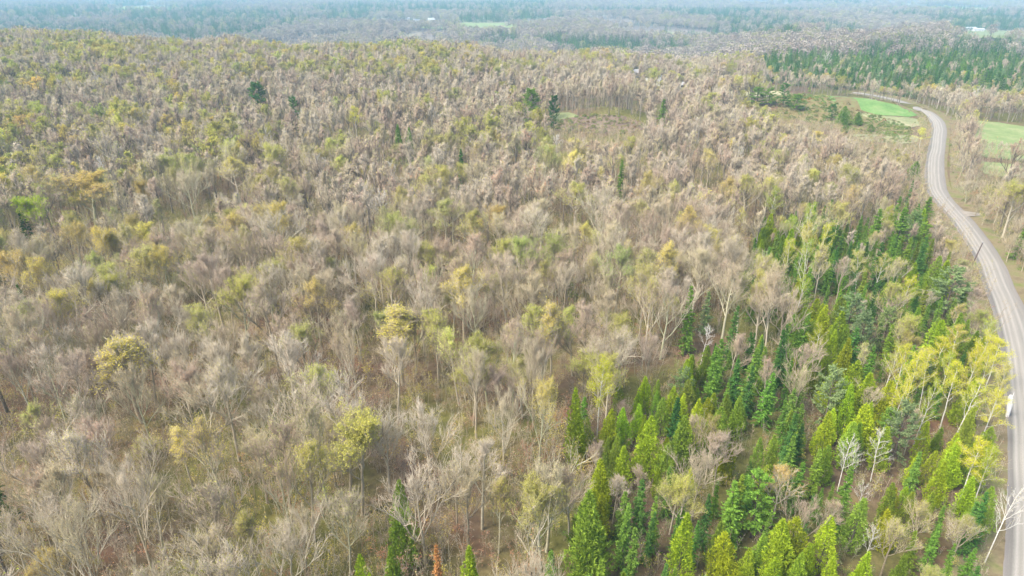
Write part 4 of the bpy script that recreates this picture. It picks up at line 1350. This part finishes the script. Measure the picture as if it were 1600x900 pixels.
def scatter_object(name, coll, pts, yaw, scl, idx, tint, label):
    me = bpy.data.meshes.new(name)
    me.vertices.add(len(pts))
    me.vertices.foreach_set('co', np.asarray(pts, np.float32).ravel())
    for nm, ty, val in (('yaw', 'FLOAT', yaw), ('pick', 'INT', idx)):
        a = me.attributes.new(nm, ty, 'POINT')
        a.data.foreach_set('value', np.asarray(val, np.float32 if ty == 'FLOAT' else np.int32))
    for nm, val in (('grow', scl), ('tint', tint)):
        a = me.attributes.new(nm, 'FLOAT_VECTOR', 'POINT')
        a.data.foreach_set('vector', np.asarray(val, np.float32).ravel())
    o = bpy.data.objects.new(name, me)
    COL.objects.link(o)
    ng = bpy.data.node_groups.new(name, 'GeometryNodeTree')
    ng.interface.new_socket('Geometry', in_out='INPUT', socket_type='NodeSocketGeometry')
    ng.interface.new_socket('Geometry', in_out='OUTPUT', socket_type='NodeSocketGeometry')
    nin, nout = ng.nodes.new('NodeGroupInput'), ng.nodes.new('NodeGroupOutput')
    ip = ng.nodes.new('GeometryNodeInstanceOnPoints')
    ci = ng.nodes.new('GeometryNodeCollectionInfo')
    ci.inputs['Collection'].default_value = coll
    ci.inputs['Separate Children'].default_value = True
    ci.inputs['Reset Children'].default_value = True
    ip.inputs['Pick Instance'].default_value = True

    def attr(nm, ty):
        n = ng.nodes.new('GeometryNodeInputNamedAttribute')
        n.data_type = ty
        n.inputs['Name'].default_value = nm
        return n.outputs['Attribute']
    cx = ng.nodes.new('ShaderNodeCombineXYZ')
    ng.links.new(attr('yaw', 'FLOAT'), cx.inputs[2])
    er = ng.nodes.new('FunctionNodeEulerToRotation')
    ng.links.new(cx.outputs[0], er.inputs[0])
    ng.links.new(nin.outputs[0], ip.inputs['Points'])
    ng.links.new(ci.outputs[0], ip.inputs['Instance'])
    ng.links.new(attr('pick', 'INT'), ip.inputs['Instance Index'])
    ng.links.new(er.outputs[0], ip.inputs['Rotation'])
    ng.links.new(attr('grow', 'FLOAT_VECTOR'), ip.inputs['Scale'])
    ng.links.new(ip.outputs[0], nout.inputs[0])
    md = o.modifiers.new('scatter', 'NODES')
    md.node_group = ng
    tag(o, label, kind='stuff')
    return o


def tint_arr(names):
    T = np.array([TINT[n] for n in names])
    return T * (1 + rng.normal(0, 0.14, (len(T), 1))) * (1 + rng.normal(0, 0.05, T.shape))


# middle distance prototypes
mid_hard = [join_mesh([(a, {0: 0}), (b, {0: 1, 1: 2})], 'mid', [M_BARK_FAR, M_TWIG, M_LEAF]) for a, b in [
    hardwood(700 + i, H=15, spread=sp, leaders=ld, fork=fk, leaf_n=ln, leaf_s=ls, dens=dn, thick=1.6, narrow=nw)
    for i, (sp, ld, fk, ln, ls, dn, nw) in enumerate([
        (1.0, 7, 0.34, 120, 0.25, (6, 5, 4), False), (0.9, 7, 0.40, 160, 0.25, (6, 5, 4), False), (0.85, 8, 0.45, 120, 0.25, (6, 5, 4), True), (0.95, 8, 0.5, 100, 0.25, (6, 5, 4), True),
        (1.0, 7, 0.34, 3200, 0.23, (6, 5, 3), False), (0.9, 7, 0.38, 2200, 0.23, (6, 5, 3), False), (1.0, 7, 0.3, 4200, 0.23, (6, 5, 3), False), (0.9, 8, 0.40, 1800, 0.23, (6, 5, 3), False)])]]
mid_con = [join_mesh([(a, {0: 0}), (b, {0: 1})], 'midc', [M_DARKBARK, M_NEEDLE]) for a, b in
           [spruce(720, H=11, R=2.2, whorls=15, per=7, sprigs=5, thick=1.6), spruce(721, H=11, R=1.9, whorls=14, per=7, sprigs=5, thick=1.6),
            cedar(722, H=10, R=2.1, n=900, tips=2, size=0.65), cedar(723, H=10, R=1.9, n=900, tips=3, size=0.65), pine(724, H=13, R=3.3, dense=0.7, fluff=0.5)]]
mid_birch = [join_mesh([(a, {0: 0}), (b, {0: 1, 1: 2})], 'midb', [M_BIRCH, M_TWIG, M_LEAF]) for a, b in [birch(730, leaf_n=900, leaf_s=0.3), birch(731, H=14, leaf_n=80)]]
C_MID = hidden_collection('mid', mid_hard + mid_con + mid_birch)
MIDH = [15.0] * 8 + [11, 11, 10, 10, 13] + [16, 14]

rest = np.where(~single)[0]
pick, names = [], []
for i in rest:
    k = kind[i]
    names.append(pick_tint(k, i))
    if k == 'bare_tree':
        pick.append(rng.integers(2, 4) if (slender[i] and rng.random() < 0.4) else rng.integers(0, 4))
    elif k == 'budding_tree':
        pick.append(rng.integers(4, 8))
    elif k == 'spruce_tree':
        pick.append(8 + rng.integers(0, 2))
    elif k == 'cedar_tree':
        pick.append(10 + rng.integers(0, 2))
    elif k == 'pine_tree':
        pick.append(12)
    elif k == 'aspen_tree':
        pick.append(13)
    else:
        pick.append(14)
pick = np.array(pick)
sz = Ht[rest] / np.array(MIDH)[pick]
sx = sz * rng.uniform(0.85, 1.2, len(rest))
scatter_object('woodland', C_MID, np.stack([X[rest], Y[rest], Z[rest] - 0.1], 1), rng.uniform(0, 6.28, len(rest)),
               np.stack([sx, sx, sz], 1), pick, tint_arr(names), 'dense mixed spring woods of bare and budding trees stretching back to the ridge')

# saplings and brush under the near trees
US, UY, rng = scatter(-260, 260, 32, 330, 1.3, 33, 1.0)
k = (np.abs(US) < UY * 0.80 + 15)
US, UY = US[k], UY[k]
upx, upy = cover(US, UY)
k = rng.uniform(size=len(US)) < np.where(noise2(US, UY, 9, 13) > 0.45, 0.55, 0.24) * np.interp(UY, [120, 330], [1, 0.5])
for poly in NO_TREES:
    k &= ~inside(upx, upy, poly)
urd, us = road_dist(US, UY)
k &= urd > np.where(us > 0, 5.6, 4.6)
US, UY = US[k], UY[k]
ucon = inside(*cover(US, UY, 4.0), CONIFER_WOOD)
sap = [sapling(800 + i, H=h, leaf_n=n).build('sap', [M_BARK, M_TWIG, M_LEAF]) for i, (h, n) in enumerate([(5.5, 70), (4.0, 140), (9.5, 120), (11.5, 90), (4.5, 280)])]
C_SAP = hidden_collection('sap', sap)
idx = rng.choice(5, len(US), p=[0.26, 0.28, 0.12, 0.09, 0.25])
tn = np.array(['yellow-green', 'tan', 'reddish', 'yellow', 'pinkish grey', 'orange-yellow', 'olive green', 'mid green'])
g = noise2(US, UY, 12, 61)
ti = np.clip((g * 0.55 + rng.uniform(size=len(US)) * 0.5) * 6.4, 0, 5).astype(int)
ti = np.where(ucon & (rng.uniform(size=len(US)) < 0.6), rng.integers(6, 8, len(US)), ti)
s = rng.uniform(0.55, 1.25, len(US))
idx = np.where(ucon & (idx > 1), 4, idx)
s = np.where(ucon, s * 0.7, s)
scatter_object('undergrowth', C_SAP, np.stack([US, UY, terrain(US, UY) - 0.05], 1), rng.uniform(0, 6.28, len(US)), np.stack([s, s, s], 1), idx, tint_arr(tn[ti]) * 0.85,
               'thin saplings and low budding brush under the trees')

# scrub on the knoll, the road edges and the clearing
SX, SY, rng = scatter(60, 320, 60, 460, 1.7, 37, 1.0)
spx, spy = cover(SX, SY)
srd, ss = road_dist(SX, SY)
mk = inside(spx, spy, F_KNOLL)
mo = inside(spx, spy, F_OPEN)
mv = (srd > 5.3) & (srd < 10.5)
uu = rng.uniform(size=len(SX))
k = (mk & (uu < 0.55)) | (mo & (uu < 0.3)) | (mv & (uu < 0.22))
SX, SY, mk, mv = SX[k], SY[k], mk[k], mv[k]
SX2, SY2, rng = scatter(-20, 110, 300, 380, 1.9, 39, 1.0)
p2, q2 = cover(SX2, SY2)
k2 = inside(p2, q2, F_SLOPE) & (rng.uniform(size=len(SX2)) < 0.95)
SX, SY = np.concatenate([SX, SX2[k2]]), np.concatenate([SY, SY2[k2]])
sh = [shrub(850 + i, H=h, R=r, n=n).build('shrub', [M_TWIG, M_LEAF]) for i, (h, r, n) in enumerate([(1.3, 1.2, 300), (0.9, 1.3, 260), (1.9, 1.3, 340)])]
C_SH = hidden_collection('scrub', sh)
cn = np.array([(0.34, 0.21, 0.07), (0.18, 0.27, 0.07), (0.20, 0.25, 0.07), (0.36, 0.32, 0.17), (0.26, 0.16, 0.07)])
gi = np.clip((noise2(SX, SY, 10, 8) * 0.7 + rng.uniform(size=len(SX)) * 0.35) * 5, 0, 4).astype(int)
s = rng.uniform(0.4, 1.0, len(SX))
s[:len(mv)] *= np.where(mv, 0.45, 1.0)
scatter_object('scrub', C_SH, np.stack([SX, SY, terrain(SX, SY) + 0.1], 1), rng.uniform(0, 6.28, len(SX)), np.stack([s, s, s * 0.8], 1), rng.integers(0, 3, len(SX)),
               cn[gi] * (1 + rng.normal(0, 0.15, (len(SX), 1))), 'rusty and olive low scrub on the knoll and along the road')


# ------------------------------------------------------------------ the far lowland woods
low_meshes = [low_hardwood(900 + i, H=13, R=r, n=n, s=0.8, twigfrac=tf).build('lowh', [M_BARK_FAR, M_TWIG_FAR, M_LEAF]) for i, (r, n, tf) in enumerate([(4.2, 420, 0.8), (3.7, 380, 0.75), (4.4, 420, 0.25), (4.0, 380, 0.3)])]
low_meshes += [low_conifer(910 + i, H=12, R=r).build('lowc', [M_DARKBARK, M_NEEDLE]) for i, r in enumerate([2.4, 2.1, 2.7])]
C_LOW = hidden_collection('low', low_meshes)
LOWPOLY = [p for p, _, _ in LOW]
DARK = [[(825, 60), (870, 55), (960, 60), (1030, 62), (1090, 70), (1085, 82), (1000, 86), (930, 84), (870, 76)], [(1000, 46), (1060, 42), (1200, 42), (1210, 58), (1100, 62), (1020, 56)],
        [(1200, 44), (1256, 47), (1250, 60), (1200, 62)], [(1390, 62), (1500, 62), (1800, 62), (1900, 90), (1600, 90), (1430, 84)], [(200, 22), (330, 20), (400, 24), (300, 29), (210, 28)],
        [(850, 14), (1000, 13), (1300, 17), (1250, 22), (900, 21)], [(700, 24), (860, 24), (900, 30), (720, 30)], [(1440, 30), (1600, 26), (1800, 34), (1800, 48), (1480, 44)], [(10, 16), (110, 14), (150, 24), (20, 26)], [(1330, 70), (1500, 62), (1900, 58), (1900, 92), (1350, 88)]]
GREENISH = [[(1190, 88), (1290, 82), (1400, 74), (1800, 70), (1900, 128), (1600, 128), (1450, 122), (1300, 108), (1200, 104)]]


def far_band(y0, y1, cell, seed, grow):
    x, y, rg = scatter(-y1 * 0.86, y1 * 0.86, y0, y1, cell, seed, 0.95)
    k = np.abs(x) < y * 0.86
    x, y = x[k], y[k]
    z = terrain(x, y)
    px, py = project(x, y, z)
    k = np.ones(len(x), bool)
    for p in LOWPOLY + NO_TREES:
        k &= ~inside(px, py, p)
    mead = noise2(x, y * 0.55, 230, 15, 3)
    k &= ~((mead > 0.66) & (y > 760)) | (rg.uniform(size=len(x)) < 0.06)
    k &= rg.uniform(size=len(x)) < 0.93
    d, _ = road_dist(x, y)
    k &= d > 9
    x, y, z, px, py, mead = x[k], y[k], z[k], px[k], py[k], mead[k]
    n = len(x)
    px, py = project(x, y, z + 8)
    dark = np.zeros(n, bool)
    for p in DARK:
        dark |= inside(px, py, p)
    green = np.zeros(n, bool)
    for p in GREENISH:
        green |= inside(px, py, p)
    nz = noise2(x, y * 0.5, 260, 29, 3)
    u = rg.uniform(size=n)
    con = (dark & (u < 0.9)) | (green & (u < 0.86)) | ((nz > 0.53) & (u < 0.85) & (y > 700)) | (u < 0.04)
    pk = np.where(con, 4 + rg.integers(0, 3, n), np.where(rg.uniform(size=n) < 0.58, rg.integers(0, 2, n), 2 + rg.integers(0, 2, n)))
    t = np.zeros((n, 3))
    base = np.array([TINT['deep green'], TINT['dark green'], TINT['dark green']])[rg.integers(0, 3, n)]
    gr = np.array([TINT['deep green'], TINT['grey-green'], TINT['dark green']])[rg.integers(0, 3, n)]
    hd = np.array([TINT['yellow-green'], (0.30, 0.25, 0.25), TINT['pinkish grey'], TINT['pale green'], (0.34, 0.29, 0.26), TINT['tan']])[
        np.clip((noise2(x, y, 90, 71) * 0.6 + rg.uniform(size=n) * 0.5) * 6, 0, 5).astype(int)]
    t[:] = np.where(con[:, None], np.where((green & ~dark)[:, None], gr, base), hd)
    t = np.where(con[:, None], t * 0.85, t * 0.82)
    t *= (1 + rg.normal(0, 0.14, (n, 1)))
    s = rg.uniform(0.72, 1.2, n) * grow * np.where(con, 1.12, 1.0)
    sc = np.stack([s * 1.05, s * 1.05, s], 1)
    return np.stack([x, y, z - 0.2], 1), rg.uniform(0, 6.28, n), sc, pk, t


bands = [far_band(596, 1000, 7.4, 51, 1.2), far_band(1000, 1700, 10.0, 52, 1.3), far_band(1700, 3000, 15.0, 53, 1.55), far_band(3000, 6500, 30.0, 54, 2.2)]
cat = [np.concatenate([b[i] for b in bands]) for i in range(5)]
scatter_object('far_woods', C_LOW, cat[0], cat[1], cat[2], cat[3], np.clip(cat[4], 0.01, 1), 'hazy patchwork of far woods with dark conifer stands between pale fields')


# ------------------------------------------------------------------ small built things
def simple(name, col, rough=0.7):
    m, nt, out = new_mat(name)
    n = tex_noise(nt, 1.5, 4, 0.6)
    c = mixc(nt, 1.0, col, ramp(nt, [(0.3, (0.85, 0.85, 0.85)), (0.7, (1.08, 1.08, 1.08))], n), 'MULTIPLY')
    diffuse(nt, out, c, rough)
    return m


M_WALL, M_ROOF, M_ROOFD, M_DOOR, M_GLASS = simple('white_siding', (0.55, 0.54, 0.52)), simple('pale_metal_roof', (0.42, 0.43, 0.45), 0.5), simple('dark_shingles', (0.16, 0.15, 0.15)), simple('door_paint', (0.15, 0.10, 0.08)), simple('window_glass', (0.06, 0.08, 0.10), 0.1)


def poly_obj(name, V, F, mat, parent):
    me = bpy.data.meshes.new(name)
    me.from_pydata(V, [], F)
    me.materials.append(mat)
    o = bpy.data.objects.new(name, me)
    COL.objects.link(o)
    o.parent = parent
    return o


def box(x0, x1, y0, y1, z0, z1):
    V = [(x0, y0, z0), (x1, y0, z0), (x1, y1, z0), (x0, y1, z0), (x0, y0, z1), (x1, y0, z1), (x1, y1, z1), (x0, y1, z1)]
    F = [(0, 3, 2, 1), (4, 5, 6, 7), (0, 1, 5, 4), (1, 2, 6, 5), (2, 3, 7, 6), (3, 0, 4, 7)]
    return V, F


def house(px, py, L, W, Hw, Hr, yaw, label, roof=None, name='farmhouse', cat='house', group=None, win=3):
    x, y = ground_at(px, py)
    r = bpy.data.objects.new(name, None)
    COL.objects.link(r)
    r.location = (x, y, float(terrain(x, y)) - 0.2)
    r.rotation_euler = (0, 0, yaw)
    a, b = L / 2, W / 2
    V = [(-a, -b, 0), (a, -b, 0), (a, b, 0), (-a, b, 0), (-a, -b, Hw), (a, -b, Hw), (a, b, Hw), (-a, b, Hw), (-a, 0, Hw + Hr), (a, 0, Hw + Hr)]
    F = [(0, 1, 5, 4), (2, 3, 7, 6), (1, 2, 6, 9, 5), (3, 0, 4, 8, 7), (0, 3, 2, 1)]
    wall = poly_obj('wall', V, F, M_WALL, r)
    e, t = 0.5, 0.18
    V = []
    for xx in (-a - e, a + e):
        V += [(xx, -b - e, Hw - e * Hr / b + 0.02), (xx, 0, Hw + Hr + 0.02), (xx, b + e, Hw - e * Hr / b + 0.02), (xx, -b - e, Hw - e * Hr / b + t), (xx, 0, Hw + Hr + t), (xx, b + e, Hw - e * Hr / b + t)]
    F = [(0, 6, 7, 1), (1, 7, 8, 2), (3, 4, 10, 9), (4, 5, 11, 10), (0, 1, 4, 3), (1, 2, 5, 4), (6, 9, 10, 7), (7, 10, 11, 8), (0, 3, 9, 6), (2, 8, 11, 5)]
    poly_obj('roof', V, F, roof or M_ROOF, r)
    V, F = box(-0.5, 0.5, -b - 0.06, -b + 0.02, 0.2, 2.2)
    poly_obj('door', V, F, M_DOOR, r)
    for k in range(win):
        wx = -a + L * (k + 0.5) / win
        if abs(wx) < 1.2:
            wx += 1.9
        V, F = box(wx - 0.5, wx + 0.5, -b - 0.05, -b + 0.02, 1.1, 2.2)
        poly_obj('window', V, F, M_GLASS, r)
    tag(r, label, cat, group)
    return r


house(674, 35, 15, 11, 6, 4.0, 0.4, 'white farmhouse with a tall pale gable among far fields')
house(652, 34, 18, 9, 4, 2.5, -0.1, 'long low white shed left of the tall gabled farmhouse', name='farm_shed', cat='shed')
house(638, 31, 16, 8, 4, 2.2, 0.1, 'small pale shed farthest left of the far farmyard', name='farm_shed', cat='shed')
house(854, 33, 14, 8, 4, 2.5, 0.2, 'lone white house at the edge of the far pale field')
house(1514, 47, 22, 9, 4, 2.0, -0.15, 'long white shed in the far clearing on the right, left of its twin', name='farm_shed', cat='shed')
house(1528, 49, 18, 9, 4, 2.0, -0.15, 'grey roofed shed in the far clearing, right of the long white one', name='farm_shed', cat='shed')
house(995, 121, 6, 4.5, 4, 2, 0.3, 'white house behind an orange tree past the woods', roof=M_WALL)
house(1010, 132, 4, 3, 3, 1.4, -0.2, 'small white cabin showing over the bare trees', roof=M_WALL, name='cabin', cat='cabin')
house(1030, 134, 4, 3.5, 5, 2, 0.8, 'narrow white house between the bare trees past the woods', roof=M_WALL, win=2)
house(1066, 138, 5, 3.5, 3, 1.4, 0.1, 'low white cottage farthest right of the hidden hamlet', roof=M_WALL, name='cottage', cat='house', win=2)

# utility pole at the road edge
px_, py_ = ground_at(1511, 431)
pr = bpy.data.objects.new('utility_pole', None)
COL.objects.link(pr)
pz = float(terrain(px_, py_))
pr.location = (px_, py_, pz)
pr.rotation_euler = (0, 0.16, 0)
mb = MB(); mb.tubes(np.array([[[0, 0, -0.5], [0, 0, 4], [0, 0, 8.2]]]), np.array([[0.17, 0.15, 0.12]]), 8, 0)
M_POLE = simple('weathered_pole', (0.13, 0.10, 0.09))
o = bpy.data.objects.new('pole', mb.build('pole', [M_POLE], True)); COL.objects.link(o); o.parent = pr
mb = MB(); mb.tubes(np.array([[[0, 0, 8.15], [0, 0, 8.3], [0, 0, 8.42]]]), np.array([[0.13, 0.13, 0.03]]), 8, 0)
o = bpy.data.objects.new('cap', mb.build('cap', [simple('pole_cap', (0.25, 0.25, 0.26))], True)); COL.objects.link(o); o.parent = pr
mb = MB(); mb.spikes(np.array([[0.0, -0.15, 7.6], [0.0, 0.15, 7.9]]), np.array([[0.0, -0.42, 7.6], [0.0, 0.40, 7.9]]), 0.05, 0)
o = bpy.data.objects.new('insulator_pin', mb.build('insulator_pin', [simple('pin', (0.3, 0.3, 0.3))])); COL.objects.link(o); o.parent = pr; o['kind'] = 'stuff'
tag(pr, 'dark leaning wooden utility pole at the edge of the gravel road', 'utility pole')

# white broken trunk beside the road shoulder
x, y = ground_at(1573, 652)
z = float(terrain(x, y))
rs = bpy.data.objects.new('white_snag', None); COL.objects.link(rs); rs.location = (x, y, z); rs.rotation_euler = (0, -0.10, 0)
mb = MB(); mb.tubes(np.array([[[0, 0, -0.2], [0.05, 0, 1.2], [0.0, 0, 2.6], [-0.1, 0.05, 3.7], [-0.12, 0.05, 4.2]]]), np.array([[0.22, 0.30, 0.38, 0.34, 0.12]]), 8, 0)
o = bpy.data.objects.new('trunk', mb.build('snag', [simple('peeled_wood', (0.80, 0.78, 0.75))], True)); COL.objects.link(o); o.parent = rs
mb = MB(); mb.spikes(np.array([[-0.2, 0.0, 2.4], [0.1, 0, 3.6]]), np.array([[-0.8, 0.1, 2.8], [0.25, 0, 4.7]]), 0.10, 0)
o = bpy.data.objects.new('branch_stub', mb.build('stub', [simple('peeled_wood_b', (0.74, 0.72, 0.68))])); COL.objects.link(o); o.parent = rs; o['kind'] = 'stuff'
tag(rs, 'thick white broken trunk standing at the road shoulder', 'snag')

# pale fallen logs in the woods
x, y = ground_at(989, 452)
M_LOG = simple('sun_bleached_log', (0.66, 0.60, 0.50))
for k, (dx, dy, L, yaw, lb) in enumerate([(0, 0, 2.4, 0.25, 'sun bleached fallen log in a mossy gap right of centre, the rear one'), (0.3, -1.1, 2.1, -0.12, 'sun bleached fallen log in front of its pair in the mossy gap')]):
    a = np.array([-L / 2, 0, 0.3]); b = np.array([L / 2, 0, 0.35])
    mb = MB(); mb.tubes(np.array([[a, (a + b) / 2 + [0, 0.08, 0.05], b]]), np.array([[0.26, 0.24, 0.18]]), 8, 0)
    o = bpy.data.objects.new('fallen_log', mb.build('fallen_log', [M_LOG], True)); COL.objects.link(o)
    o.location = (x + dx, y + dy, float(terrain(x + dx, y + dy))); o.rotation_euler = (0, 0, yaw)
    tag(o, lb, 'log', 'bleached fallen logs')

# ------------------------------------------------------------------ haze: one closed box of even pale air
zt = float(max(CAM_H + 1.5, 64))
V, F = box(-17500, 17500, -17500, 17500, -92, zt)
me = bpy.data.meshes.new('haze')
me.from_pydata(V, [], F)
hm = bpy.data.materials.new('haze_air')
hm.use_nodes = True
nt = hm.node_tree
nt.nodes.clear()
ho = nt.nodes.new('ShaderNodeOutputMaterial')
pv = nt.nodes.new('ShaderNodeVolumePrincipled')
pv.inputs['Color'].default_value = (0.42, 0.76, 1.0, 1)
pv.inputs['Density'].default_value = HAZE_DENSITY
pv.inputs['Anisotropy'].default_value = 0.0
nt.links.new(pv.outputs[0], ho.inputs['Volume'])
me.materials.append(hm)
hz = bpy.data.objects.new('haze', me)
COL.objects.link(hz)
tag(hz, 'pale blue haze over the far lowland', kind='stuff')
print('individual trees', len(TREES), 'woodland', len(rest), 'undergrowth', len(US), 'scrub', len(SX), 'far', len(cat[0]))
print('terrain range', float(terrain(*np.meshgrid(np.linspace(-12000, 12000, 300), np.linspace(10, 16000, 300))).max()))
